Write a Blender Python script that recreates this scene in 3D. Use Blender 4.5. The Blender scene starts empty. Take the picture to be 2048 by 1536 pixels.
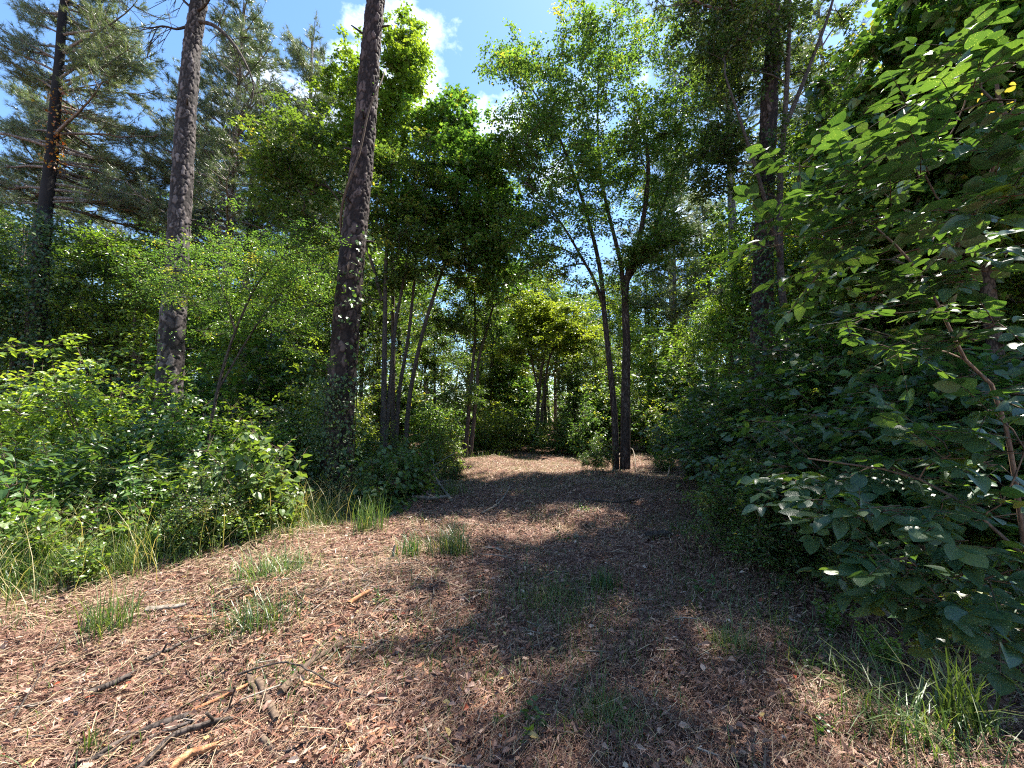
import bpy, math, random
import numpy as np
from mathutils import Vector, noise as mnoise
from mathutils.kdtree import KDTree

S = bpy.context.scene
COL = S.collection
R = math.radians
PI = math.pi

# ------------------------------------------------------------------ camera, sky, sun
F = 800.0            # focal length in pixels of the 2048 px wide photograph
PITCH = R(5.0)
CAM = np.array([0.0, 0.0, 1.6])
cam = bpy.data.objects.new('camera', bpy.data.cameras.new('camera'))
COL.objects.link(cam)
cam.location = CAM
cam.rotation_euler = (R(90) + PITCH, 0, 0)
cam.data.sensor_width = 36
cam.data.lens = 36 * F / 2048
cam.data.clip_start = 0.05
cam.data.clip_end = 3000
S.camera = cam

SUN_AZ, SUN_EL = R(42), R(64)      # azimuth measured to the right of the view direction (+Y)
world = bpy.data.worlds.new('World'); S.world = world; world.use_nodes = True
wn, wl = world.node_tree.nodes, world.node_tree.links
bg = wn['Background']; bg.inputs['Strength'].default_value = 0.10
sky = wn.new('ShaderNodeTexSky'); sky.sky_type = 'NISHITA'; sky.sun_disc = False
sky.sun_elevation = SUN_EL; sky.sun_rotation = SUN_AZ
sky.air_density = 1.0; sky.dust_density = 0.25; sky.ozone_density = 1.6
tc = wn.new('ShaderNodeTexCoord'); mp = wn.new('ShaderNodeMapping')
mp.inputs['Scale'].default_value = (1.0, 1.0, 1.6); mp.inputs['Location'].default_value = (6.4, 4.1, 2.0)
nz = wn.new('ShaderNodeTexNoise'); nz.inputs['Scale'].default_value = 3.2; nz.inputs['Detail'].default_value = 9; nz.inputs['Roughness'].default_value = 0.6
cr = wn.new('ShaderNodeValToRGB'); cr.color_ramp.elements[0].position = 0.58; cr.color_ramp.elements[1].position = 0.78
mx = wn.new('ShaderNodeMix'); mx.data_type = 'RGBA'
mx.inputs[7].default_value = (9.5, 9.8, 10.2, 1)
wl.new(tc.outputs['Generated'], mp.inputs[0]); wl.new(mp.outputs[0], nz.inputs['Vector'])
wl.new(nz.outputs['Fac'], cr.inputs[0]); wl.new(cr.outputs[0], mx.inputs[0])
hsv = wn.new('ShaderNodeHueSaturation'); hsv.inputs['Saturation'].default_value = 1.14; hsv.inputs['Value'].default_value = .92
wl.new(sky.outputs[0], hsv.inputs['Color']); wl.new(hsv.outputs[0], mx.inputs[6]); wl.new(mx.outputs[2], bg.inputs['Color'])

sun = bpy.data.objects.new('sun', bpy.data.lights.new('sun', 'SUN')); COL.objects.link(sun)
sun.data.energy = 5.0; sun.data.angle = R(0.5); sun.data.color = (1.0, 0.94, 0.84)
SV = Vector((math.sin(SUN_AZ) * math.cos(SUN_EL), math.cos(SUN_AZ) * math.cos(SUN_EL), math.sin(SUN_EL)))
sun.rotation_euler = SV.to_track_quat('Z', 'Y').to_euler()
sun.location = SV * 60
S.view_settings.view_transform = 'Standard'; S.view_settings.look = 'None'
S.view_settings.exposure = 1.92; S.view_settings.gamma = 1; S.view_settings.use_curve_mapping = False
S.render.engine = 'CYCLES'
cy = S.cycles
cy.max_bounces = 7; cy.diffuse_bounces = 4; cy.glossy_bounces = 1; cy.transmission_bounces = 4
cy.transparent_max_bounces = 4; cy.sample_clamp_indirect = 4.0; cy.caustics_reflective = False; cy.caustics_refractive = False
cy.use_adaptive_sampling = True; cy.adaptive_threshold = 0.015
cy.use_denoising = False; cy.filter_width = 1.15; cy.pixel_filter_type = 'BLACKMAN_HARRIS'

# ------------------------------------------------------------------ helpers
rng = np.random.default_rng(11)
def at(px, py, d):
    """world point seen at photo pixel (px,py) at forward distance d (world Y)"""
    a = (px - 1024) / F; b = (768 - py) / F
    v = np.array([a, math.cos(PITCH) - b * math.sin(PITCH), math.sin(PITCH) + b * math.cos(PITCH)])
    return CAM + v * (d / v[1])
def gh(x, y):
    """ground height"""
    x = np.asarray(x, float); y = np.asarray(y, float)
    h = 0.05 * np.sin(x * 0.9 + 0.5) * np.cos(y * 0.6) + 0.03 * np.sin(x * 2.3 + y * 1.7) + 0.02 * np.sin(y * 3.1 - x * 1.3)
    h += 0.012 * np.sin(x * 7 + 2 * np.sin(y * 3)) * np.cos(y * 6.3)
    near = np.exp(-((np.hypot(x, y) / 9) ** 2))
    for k, (f, a) in enumerate([(3.1, .024), (8, .016), (19, .009)]):
        h = h + near * a * np.sin(x * f + 1.3 * np.sin(y * f * .7 + k)) * np.sin(y * f * 1.1 + 1.7 * np.sin(x * f * .6 + 2 * k))
    h = h - .05 * np.exp(-((x + 2.25) ** 2 / .05 + (y - 3.35) ** 2 / .03)) + .05 * np.exp(-((x + 2.3) ** 2 / .10 + (y - 3.6) ** 2 / .02))
    h += 0.10 * np.clip((-x - 2.0 - 0.1 * y) / 2.0, 0, 1) + 0.10 * np.clip((x - 1.6 - 0.12 * y) / 2.0, 0, 1)
    return h
def ground_at(px, d):
    x = (px - 1024) / F * d
    return np.array([x, d, float(gh(x, d))])
def unit(v):
    v = np.asarray(v, float)
    return v / np.maximum(np.linalg.norm(v, axis=-1, keepdims=True), 1e-9)

class Soup:
    """collects faces and writes them as ONE mesh"""
    def __init__(s): s.V, s.A, s.F, s.M, s.n = [], [], [], [], 0
    def add(s, V, faces, attr=None, mat=0):
        V = np.asarray(V, np.float32).reshape(-1, 3)
        if len(V) == 0: return
        faces = np.asarray(faces, np.int32)
        s.V.append(V); s.A.append(np.zeros((len(V), 3), np.float32) if attr is None else np.asarray(attr, np.float32).reshape(-1, 3))
        s.F.append(faces + s.n); s.M.append(np.full(len(faces), mat, np.int32)); s.n += len(V)
    def mesh(s, name, mats, smooth=True):
        me = bpy.data.meshes.new(name)
        if not s.V: return me
        V = np.concatenate(s.V); A = np.concatenate(s.A)
        me.vertices.add(len(V)); me.vertices.foreach_set('co', V.ravel())
        nl = sum(f.size for f in s.F); npol = sum(len(f) for f in s.F)
        me.loops.add(nl); me.polygons.add(npol)
        me.loops.foreach_set('vertex_index', np.concatenate([f.ravel() for f in s.F]))
        tot = np.concatenate([np.full(len(f), f.shape[1], np.int32) for f in s.F])
        me.polygons.foreach_set('loop_start', np.concatenate([[0], np.cumsum(tot)[:-1]]).astype(np.int32))
        me.polygons.foreach_set('material_index', np.concatenate(s.M))
        me.polygons.foreach_set('use_smooth', np.full(npol, smooth))
        at_ = me.attributes.new('leaf', 'FLOAT_VECTOR', 'POINT'); at_.data.foreach_set('vector', A.ravel())
        for m in (mats if isinstance(mats, (list, tuple)) else [mats]): me.materials.append(m)
        me.update(calc_edges=True)
        return me

def link(name, me, parent=None, loc=(0, 0, 0)):
    o = bpy.data.objects.new(name, me); COL.objects.link(o); o.location = loc
    if parent is not None: o.parent = parent
    return o
def tag(o, label=None, cat=None, group=None, kind=None):
    if label: o['label'] = label
    if cat: o['category'] = cat
    if group: o['group'] = group
    if kind: o['kind'] = kind
    return o
def empty(name, loc=(0, 0, 0), rz=0.0):
    o = bpy.data.objects.new(name, None); COL.objects.link(o); o.location = loc; o.rotation_euler = (0, 0, rz)
    o.empty_display_size = 0.2
    return o
def dup(root, loc, rz=0.0, sc=1.0, label=None, group=None, tilt=(0, 0)):
    r = root.copy(); COL.objects.link(r)
    r.location = loc; r.rotation_euler = (tilt[0], tilt[1], rz)
    r.scale = sc if isinstance(sc, tuple) else (sc, sc, sc)
    if label: r['label'] = label
    if group: r['group'] = group
    for ch in list(root.children):
        c = ch.copy(); COL.objects.link(c); c.parent = r
        for g in list(ch.children):
            d = g.copy(); COL.objects.link(d); d.parent = c
    return r

# ------------------------------------------------------------------ materials
def newmat(name):
    m = bpy.data.materials.new(name); m.use_nodes = True
    nt = m.node_tree
    for n in list(nt.nodes): nt.nodes.remove(n)
    return m, nt.nodes, nt.links
def ramp(N, stops, interp='LINEAR'):
    c = N.new('ShaderNodeValToRGB'); e = c.color_ramp.elements; c.color_ramp.interpolation = interp
    e[0].position, e[0].color = stops[0][0], (*stops[0][1], 1)
    e[1].position, e[1].color = stops[-1][0], (*stops[-1][1], 1)
    for p, col in stops[1:-1]:
        x = e.new(p); x.color = (*col, 1)
    return c
def leaf_mat(name, stops, trans=(1.9, 1.7, 0.5), tf=0.42, rough=0.38, spec=0.75, veins=False, hue=0.018, val=0.25, spots=0.0):
    m, N, L = newmat(name)
    out = N.new('ShaderNodeOutputMaterial')
    a = N.new('ShaderNodeAttribute'); a.attribute_name = 'leaf'
    sx = N.new('ShaderNodeSeparateXYZ'); L.new(a.outputs['Vector'], sx.inputs[0])
    rp = ramp(N, stops); L.new(sx.outputs['Z'], rp.inputs[0])
    oi = N.new('ShaderNodeObjectInfo')
    hs = N.new('ShaderNodeHueSaturation')
    mh = N.new('ShaderNodeMapRange'); mh.inputs['To Min'].default_value = 0.5 - hue; mh.inputs['To Max'].default_value = 0.5 + hue
    mv = N.new('ShaderNodeMapRange'); mv.inputs['To Min'].default_value = 1 - val; mv.inputs['To Max'].default_value = 1 + val
    L.new(oi.outputs['Random'], mh.inputs['Value']); L.new(mh.outputs[0], hs.inputs['Hue'])
    ml = N.new('ShaderNodeMath'); ml.operation = 'MULTIPLY'; ml.inputs[1].default_value = 7.31
    fr = N.new('ShaderNodeMath'); fr.operation = 'FRACT'
    L.new(oi.outputs['Random'], ml.inputs[0]); L.new(ml.outputs[0], fr.inputs[0]); L.new(fr.outputs[0], mv.inputs['Value']); L.new(mv.outputs[0], hs.inputs['Value'])
    L.new(rp.outputs[0], hs.inputs['Color'])
    col = hs.outputs[0]
    pb = N.new('ShaderNodeBsdfPrincipled')
    if veins:
        ab = N.new('ShaderNodeMath'); ab.operation = 'ABSOLUTE'; L.new(sx.outputs['X'], ab.inputs[0])
        ma = N.new('ShaderNodeMath'); ma.operation = 'MULTIPLY_ADD'; ma.inputs[1].default_value = -0.35
        L.new(ab.outputs[0], ma.inputs[0]); L.new(sx.outputs['Y'], ma.inputs[2])
        mm = N.new('ShaderNodeMath'); mm.operation = 'MULTIPLY'; mm.inputs[1].default_value = 50.0; L.new(ma.outputs[0], mm.inputs[0])
        sn = N.new('ShaderNodeMath'); sn.operation = 'SINE'; L.new(mm.outputs[0], sn.inputs[0])
        v1 = N.new('ShaderNodeMapRange'); v1.inputs['From Min'].default_value = 0.75; v1.inputs['From Max'].default_value = 1.0; L.new(sn.outputs[0], v1.inputs['Value'])
        v2 = N.new('ShaderNodeMapRange'); v2.inputs['From Min'].default_value = 0.07; v2.inputs['From Max'].default_value = 0.0; L.new(ab.outputs[0], v2.inputs['Value'])
        mxx = N.new('ShaderNodeMath'); mxx.operation = 'MAXIMUM'; L.new(v1.outputs[0], mxx.inputs[0]); L.new(v2.outputs[0], mxx.inputs[1])
        mc = N.new('ShaderNodeMix'); mc.data_type = 'RGBA'; mf = N.new('ShaderNodeMath'); mf.operation = 'MULTIPLY'; mf.inputs[1].default_value = 0.20
        L.new(mxx.outputs[0], mf.inputs[0]); L.new(mf.outputs[0], mc.inputs[0]); L.new(col, mc.inputs[6]); mc.inputs[7].default_value = (0.16, 0.26, 0.10, 1)
        col = mc.outputs[2]
        bp = N.new('ShaderNodeBump'); bp.inputs['Strength'].default_value = 0.12; bp.inputs['Distance'].default_value = 0.003
        bp.invert = True
        L.new(mxx.outputs[0], bp.inputs['Height']); L.new(bp.outputs[0], pb.inputs['Normal'])
    if spots > 0:
        t2 = N.new('ShaderNodeTexCoord')
        vo = N.new('ShaderNodeTexVoronoi'); vo.inputs['Scale'].default_value = 190; L.new(t2.outputs['Object'], vo.inputs['Vector'])
        n3 = N.new('ShaderNodeTexNoise'); n3.inputs['Scale'].default_value = 18; L.new(t2.outputs['Object'], n3.inputs['Vector'])
        mr = N.new('ShaderNodeMapRange'); mr.inputs['From Min'].default_value = 0.30; mr.inputs['From Max'].default_value = 0.16; L.new(vo.outputs['Distance'], mr.inputs['Value'])
        mq = N.new('ShaderNodeMapRange'); mq.inputs['From Min'].default_value = 0.45; mq.inputs['From Max'].default_value = 0.6; mq.inputs['To Max'].default_value = spots; L.new(n3.outputs['Fac'], mq.inputs['Value'])
        mz = N.new('ShaderNodeMath'); mz.operation = 'MULTIPLY'; L.new(mr.outputs[0], mz.inputs[0]); L.new(mq.outputs[0], mz.inputs[1])
        ms = N.new('ShaderNodeMix'); ms.data_type = 'RGBA'; L.new(mz.outputs[0], ms.inputs[0]); L.new(col, ms.inputs[6]); ms.inputs[7].default_value = (0.34, 0.42, 0.28, 1)
        col = ms.outputs[2]
    L.new(col, pb.inputs['Base Color']); pb.inputs['Roughness'].default_value = rough
    pb.inputs['Specular IOR Level'].default_value = spec
    tr = N.new('ShaderNodeBsdfTranslucent')
    tm = N.new('ShaderNodeMix'); tm.data_type = 'RGBA'; tm.blend_type = 'MULTIPLY'; tm.inputs[0].default_value = 1; tm.clamp_result = False
    L.new(col, tm.inputs[6]); tm.inputs[7].default_value = (*trans, 1); L.new(tm.outputs[2], tr.inputs[0])
    ms2 = N.new('ShaderNodeMixShader'); ms2.inputs[0].default_value = tf
    L.new(pb.outputs[0], ms2.inputs[1]); L.new(tr.outputs[0], ms2.inputs[2]); L.new(ms2.outputs[0], out.inputs[0])
    return m
def bark_mat(name, stops, scale=6.0, zs=0.25, bump=0.6, dist=0.02, plates=True, streak=0.0):
    m, N, L = newmat(name)
    out = N.new('ShaderNodeOutputMaterial'); pb = N.new('ShaderNodeBsdfPrincipled')
    t = N.new('ShaderNodeTexCoord'); mp = N.new('ShaderNodeMapping'); mp.inputs['Scale'].default_value = (1, 1, zs)
    L.new(t.outputs['Object'], mp.inputs[0])
    vo = N.new('ShaderNodeTexVoronoi'); vo.feature = 'DISTANCE_TO_EDGE'; vo.inputs['Scale'].default_value = scale * 2.2
    nz = N.new('ShaderNodeTexNoise'); nz.inputs['Scale'].default_value = scale; nz.inputs['Detail'].default_value = 8; nz.inputs['Roughness'].default_value = 0.65
    nd = N.new('ShaderNodeTexNoise'); nd.inputs['Scale'].default_value = scale * 0.8; nd.inputs['Detail'].default_value = 3
    va = N.new('ShaderNodeVectorMath'); va.operation = 'MULTIPLY_ADD'; va.inputs[1].default_value = (0.12, 0.12, 0.12)
    L.new(mp.outputs[0], nd.inputs['Vector']); L.new(nd.outputs['Color'], va.inputs[0]); L.new(mp.outputs[0], va.inputs[2]); L.new(va.outputs[0], vo.inputs['Vector'])
    L.new(mp.outputs[0], nz.inputs['Vector'])
    mr = N.new('ShaderNodeMapRange'); mr.inputs['From Max'].default_value = 0.18; L.new(vo.outputs['Distance'], mr.inputs['Value'])
    mm = N.new('ShaderNodeMath'); mm.operation = 'MULTIPLY_ADD'; mm.inputs[1].default_value = 0.5 if plates else 0.1
    L.new(mr.outputs[0], mm.inputs[0]); L.new(nz.outputs['Fac'], mm.inputs[2])
    rp = ramp(N, stops); mr2 = N.new('ShaderNodeMapRange'); mr2.inputs['From Min'].default_value = 0.3; mr2.inputs['From Max'].default_value = 1.15 if plates else 0.8
    L.new(mm.outputs[0], mr2.inputs['Value']); L.new(mr2.outputs[0], rp.inputs[0]); L.new(rp.outputs[0], pb.inputs['Base Color'])
    bp = N.new('ShaderNodeBump'); bp.inputs['Strength'].default_value = bump; bp.inputs['Distance'].default_value = dist
    L.new(mm.outputs[0], bp.inputs['Height']); L.new(bp.outputs[0], pb.inputs['Normal'])
    pb.inputs['Roughness'].default_value = 0.85; pb.inputs['Specular IOR Level'].default_value = 0.25
    L.new(pb.outputs[0], out.inputs[0])
    return m
def litter_mat(name, stops, rough=0.7, trans=0.0, spec=0.3):
    m, N, L = newmat(name)
    out = N.new('ShaderNodeOutputMaterial'); pb = N.new('ShaderNodeBsdfPrincipled')
    a = N.new('ShaderNodeAttribute'); a.attribute_name = 'leaf'
    sx = N.new('ShaderNodeSeparateXYZ'); L.new(a.outputs['Vector'], sx.inputs[0])
    rp = ramp(N, stops); L.new(sx.outputs['Z'], rp.inputs[0]); L.new(rp.outputs[0], pb.inputs['Base Color'])
    pb.inputs['Roughness'].default_value = rough; pb.inputs['Specular IOR Level'].default_value = spec
    if trans > 0:
        tr = N.new('ShaderNodeBsdfTranslucent'); L.new(rp.outputs[0], tr.inputs[0])
        ms = N.new('ShaderNodeMixShader'); ms.inputs[0].default_value = trans
        L.new(pb.outputs[0], ms.inputs[1]); L.new(tr.outputs[0], ms.inputs[2]); L.new(ms.outputs[0], out.inputs[0])
    else: L.new(pb.outputs[0], out.inputs[0])
    return m

M = {}
M['leaf_dark'] = leaf_mat('leaf_dark', [(0, (.028, .060, .022)), (.5, (.050, .105, .032)), (.9, (.095, .165, .042)), (1, (.17, .21, .05))], tf=.46, rough=.32, trans=(1.9, 1.75, .65))
M['leaf_mid'] = leaf_mat('leaf_mid', [(0, (.040, .085, .024)), (.5, (.075, .145, .034)), (.9, (.13, .21, .048)), (1, (.30, .27, .06))], tf=.48, rough=.33, trans=(1.85, 1.7, .62))
M['leaf_bright'] = leaf_mat('leaf_bright', [(0, (.070, .13, .028)), (.5, (.125, .205, .038)), (1, (.20, .28, .055))], tf=.50, rough=.36, trans=(1.9, 1.7, .5))
M['leaf_near'] = leaf_mat('leaf_near', [(0, (.034, .085, .048)), (.5, (.060, .130, .068)), (.9, (.085, .165, .060)), (1, (.2, .25, .05))], trans=(1.7, 1.55, .30), tf=.44, rough=.36, veins=True, spots=0.8, val=.15)
M['leaf_heart'] = leaf_mat('leaf_heart', [(0, (.05, .11, .028)), (.6, (.095, .175, .040)), (1, (.16, .23, .05))], trans=(1.85, 1.7, .62), tf=.47, rough=.38, veins=True, val=.2)
M['leaf_autumn'] = leaf_mat('leaf_autumn', [(0, (.30, .035, .015)), (.4, (.42, .12, .02)), (.75, (.48, .30, .04)), (1, (.12, .20, .03))], trans=(1.5, 1.3, 1.0), tf=.42)
M['leaf_yellow'] = leaf_mat('leaf_yellow', [(0, (.20, .24, .04)), (.5, (.36, .34, .05)), (1, (.5, .42, .07))], trans=(1.5, 1.4, .8), tf=.45)
M['needles'] = leaf_mat('needles', [(0, (.080, .115, .065)), (.6, (.14, .19, .095)), (1, (.24, .27, .13))], trans=(1.5, 1.5, .7), tf=.30, rough=.40, val=.2)
M['grass'] = leaf_mat('grass', [(0, (.04, .09, .022)), (.55, (.085, .155, .032)), (.8, (.19, .22, .06)), (1, (.42, .34, .17))], trans=(1.5, 1.4, .7), tf=.40, rough=.45, val=.12)
M['grass_dark'] = leaf_mat('grass_dark', [(0, (.03, .065, .018)), (.6, (.06, .12, .028)), (1, (.26, .24, .10))], trans=(1.5, 1.4, .7), tf=.38, rough=.42, val=.12)
M['bark_pine'] = bark_mat('bark_pine', [(0, (.020, .014, .012)), (.35, (.075, .052, .044)), (.7, (.17, .125, .108)), (1, (.30, .245, .22))], scale=9, zs=.32, bump=.8, dist=.012)
M['bark_grey'] = bark_mat('bark_grey', [(0, (.035, .028, .026)), (.4, (.11, .09, .083)), (.75, (.23, .195, .18)), (1, (.38, .34, .32))], scale=9, zs=.32, bump=.8, dist=.012)
M['bark_dark'] = bark_mat('bark_dark', [(0, (.014, .011, .009)), (.5, (.045, .034, .028)), (1, (.12, .095, .08))], scale=14, zs=.3, bump=.5, dist=.01)
M['bark_red'] = bark_mat('bark_red', [(0, (.007, .005, .004)), (.45, (.026, .017, .013)), (.8, (.060, .040, .032)), (1, (.17, .14, .12))], scale=12, zs=.20, bump=.8, dist=.015)
M['bark_pale'] = bark_mat('bark_pale', [(0, (.06, .05, .04)), (.5, (.18, .15, .12)), (1, (.36, .31, .26))], scale=16, zs=.25, bump=.4, dist=.006, plates=False)
M['twig'] = bark_mat('twig', [(0, (.03, .02, .014)), (.5, (.09, .06, .042)), (1, (.20, .145, .10))], scale=30, zs=.3, bump=.3, dist=.003, plates=False)
M['rot'] = bark_mat('rot', [(0, (.07, .025, .012)), (.45, (.26, .115, .055)), (.8, (.48, .27, .13)), (1, (.6, .42, .25))], scale=22, zs=1.0, bump=.8, dist=.01, plates=False)
M['straw'] = litter_mat('straw', [(0, (.026, .012, .008)), (.3, (.115, .055, .038)), (.6, (.27, .150, .105)), (.85, (.47, .325, .24)), (1, (.68, .56, .45))], rough=.6)
M['drygrass'] = litter_mat('drygrass', [(0, (.16, .10, .06)), (.5, (.34, .25, .155)), (1, (.58, .48, .31))], rough=.55, trans=.2)
M['litter'] = litter_mat('litter', [(0, (.055, .030, .022)), (.25, (.13, .062, .044)), (.5, (.26, .145, .105)), (.72, (.40, .265, .195)), (.9, (.58, .46, .37)), (.97, (.42, .30, .10)), (1, (.30, .07, .035))], rough=.55, trans=.15, spec=.4)
M['chips'] = litter_mat('chips', [(0, (.05, .020, .014)), (.4, (.20, .085, .050)), (.8, (.42, .23, .13)), (1, (.64, .46, .30))], rough=.75)

# ------------------------------------------------------------------ leaf templates: verts (x across, y along, z up), faces
def tpl_rhomb(w=.30, fold=.10, droop=.12):
    v = np.array([[0, 0, 0], [w, .42, fold], [0, 1, -droop], [-w, .42, fold]], np.float32)
    return v, np.array([[0, 1, 2], [0, 2, 3]])
def tpl_oval(w=.33, fold=.08, droop=.22, n=3, tip=1.35):
    """leaf made of a midrib and two edges, n sections"""
    ts = np.linspace(0, 1, n + 2)
    vs = []
    for t in ts:
        z = -droop * t * t
        wid = w * (math.sin(PI * min(1, t ** .8)) ** (0.75 if t < .5 else tip * .75))
        vs.append([[-wid, t, z + fold * wid / w], [0, t, z], [wid, t, z + fold * wid / w]])
    V = [[0, 0, 0]]
    for k in range(1, n + 1): V += vs[k]
    V.append([0, 1, -droop])
    Fq = []
    Ft = [[0, 2, 1], [0, 3, 2]]
    for k in range(n - 1):
        b = 1 + 3 * k
        Fq += [[b, b + 1, b + 4, b + 3], [b + 1, b + 2, b + 5, b + 4]]
    b = 1 + 3 * (n - 1); e = len(V) - 1
    Ft += [[b, b + 1, e], [b + 1, b + 2, e]]
    T = list(Ft)
    for q in Fq: T += [[q[0], q[1], q[2]], [q[0], q[2], q[3]]]
    return np.array(V, np.float32), np.array(T)
def tpl_outline(pts, fold=.06, droop=.15):
    """fan from the leaf's centre over an outline given for the right half (x,y), mirrored"""
    half = pts; full = [(0, 0)] + half + [(0, 1)] + [(-x, y) for x, y in reversed(half)]
    V = [[0, .42, -.04]] + [[x, y, fold * abs(x) * 2 - droop * y * y] for x, y in full]
    n = len(full)
    T = [[0, 1 + k, 1 + (k + 1) % n] for k in range(n)]
    return np.array(V, np.float32), np.array(T)
def tpl_chip():
    v = np.array([[-.12, 0, 0], [.12, .05, 0], [.14, .9, 0], [-.08, 1, 0], [-.09, .05, .1], [.10, .08, .12], [.08, .82, .1], [-.06, .93, .08]], np.float32)
    q = [[0, 4, 5, 1], [1, 5, 6, 2], [2, 6, 7, 3], [3, 7, 4, 0], [4, 7, 6, 5]]
    return v, np.array([t for a in q for t in ([a[0], a[1], a[2]], [a[0], a[2], a[3]])])
TP = {
    'chip': tpl_chip(),
    'rhomb': tpl_rhomb(), 'wide': tpl_rhomb(.40, .06, .1), 'narrow': tpl_rhomb(.17, .05, .2),
    'oval': tpl_oval(n=2), 'detail': tpl_oval(.34, .07, .10, n=6, tip=1.1), 'detail2': tpl_oval(.31, .15, .34, n=5, tip=1.1), 'detail3': tpl_oval(.37, -.05, .04, n=5, tip=1.0), 'lance': tpl_oval(.15, .05, .4, n=3),
    'curl': tpl_oval(.26, .16, .30, n=2),
    'heart': tpl_outline([(.16, -.08), (.36, .02), (.44, .22), (.38, .46), (.22, .72), (.08, .92)]),
    'star': tpl_outline([(.10, .06), (.46, .02), (.22, .28), (.52, .58), (.17, .54)]),
    'oak': tpl_outline([(.10, .14), (.24, .26), (.12, .34), (.34, .52), (.16, .56), (.26, .76), (.10, .78)]),
}
def put_leaves(soup, tpl, P, D, Nn, size, rnd, mat=0):
    """place leaves: positions P, tip directions D, normals Nn, sizes, random value"""
    V, T = TP[tpl]; n = len(P)
    if n == 0: return
    D = unit(D); X = unit(np.cross(D, Nn)); Z = np.cross(X, D)
    size = np.broadcast_to(np.asarray(size, float).reshape(-1, 1, 1), (n, 1, 1))
    W = P[:, None, :] + size * (V[None, :, 0:1] * X[:, None, :] + V[None, :, 1:2] * D[:, None, :] + V[None, :, 2:3] * Z[:, None, :])
    k = len(V)
    A = np.empty((n, k, 3), np.float32)
    wmax = np.abs(V[:, 0]).max()
    A[:, :, 0] = V[None, :, 0] / wmax; A[:, :, 1] = V[None, :, 1]; A[:, :, 2] = np.asarray(rnd).reshape(-1, 1)
    Fc = (T[None] + (np.arange(n) * k)[:, None, None]).reshape(-1, 3)
    soup.add(W.reshape(-1, 3), Fc, A.reshape(-1, 3), mat)

def tube(soup, P, r, sides=6, mat=0, rnd=0.5, cap=True, rough=None):
    P = np.asarray(P, float); n = len(P)
    if n < 2: return
    r = np.broadcast_to(np.asarray(r, float), (n,))
    Tn = unit(np.gradient(P, axis=0))
    ref = np.array([0., 0, 1]) if abs(Tn[0][2]) < .9 else np.array([1., 0, 0])
    X = np.empty((n, 3)); X[0] = unit(np.cross(Tn[0], ref))
    for i in range(1, n):
        x = X[i - 1] - Tn[i] * np.dot(X[i - 1], Tn[i]); X[i] = x / max(np.linalg.norm(x), 1e-9)
    Y = np.cross(Tn, X)
    a = np.arange(sides) * 2 * PI / sides
    V = P[:, None] + r[:, None, None] * (np.cos(a)[None, :, None] * X[:, None] + np.sin(a)[None, :, None] * Y[:, None])
    if rough is not None:
        rr_ = 1 + rough.normal(0, .22, (1, sides, 1)) + rough.normal(0, .07, (n, sides, 1))
        V = P[:, None] + (V - P[:, None]) * rr_
        sh = rough.normal(0, 1.1, sides) * r[0]
        for e, sg in ((0, -1), (n - 1, 1)): V[e] += Tn[e][None] * sg * np.abs(sh)[:, None] * (1 if sg > 0 else .8)
    i = np.arange(n - 1)[:, None] * sides; j = np.arange(sides)[None]; j2 = (j + 1) % sides
    Fq = np.stack([i + j, i + j2, i + sides + j2, i + sides + j], -1).reshape(-1, 4)
    A = np.full((n * sides, 3), rnd)
    soup.add(V.reshape(-1, 3), Fq, A, mat)
    if cap and sides >= 5:
        for e, rev in ((0, True), (n - 1, False)):
            ring = V[e] if not rev else V[e][::-1]
            c = np.vstack([P[e][None], ring])
            soup.add(c, [[0, 1 + k, 1 + (k + 1) % sides] for k in range(sides)], np.full((sides + 1, 3), rnd), mat)
def smooth_path(pts, step=.35):
    """Catmull-Rom through pts, resampled"""
    pts = np.asarray(pts, float)
    if len(pts) < 3:
        n = max(2, int(np.linalg.norm(pts[-1] - pts[0]) / step) + 1)
        return pts[0] + (pts[-1] - pts[0]) * np.linspace(0, 1, n)[:, None]
    q = np.vstack([2 * pts[0] - pts[1], pts, 2 * pts[-1] - pts[-2]]); out = []
    for i in range(1, len(q) - 2):
        p0, p1, p2, p3 = q[i - 1:i + 3]
        n = max(2, int(np.linalg.norm(p2 - p1) / step) + 1)
        t = np.linspace(0, 1, n, endpoint=False)[:, None]
        out.append(.5 * (2 * p1 + (p2 - p0) * t + (2 * p0 - 5 * p1 + 4 * p2 - p3) * t * t + (3 * p1 - p0 - 3 * p2 + p3) * t ** 3))
    return np.vstack(out + [pts[-1][None]])

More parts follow.
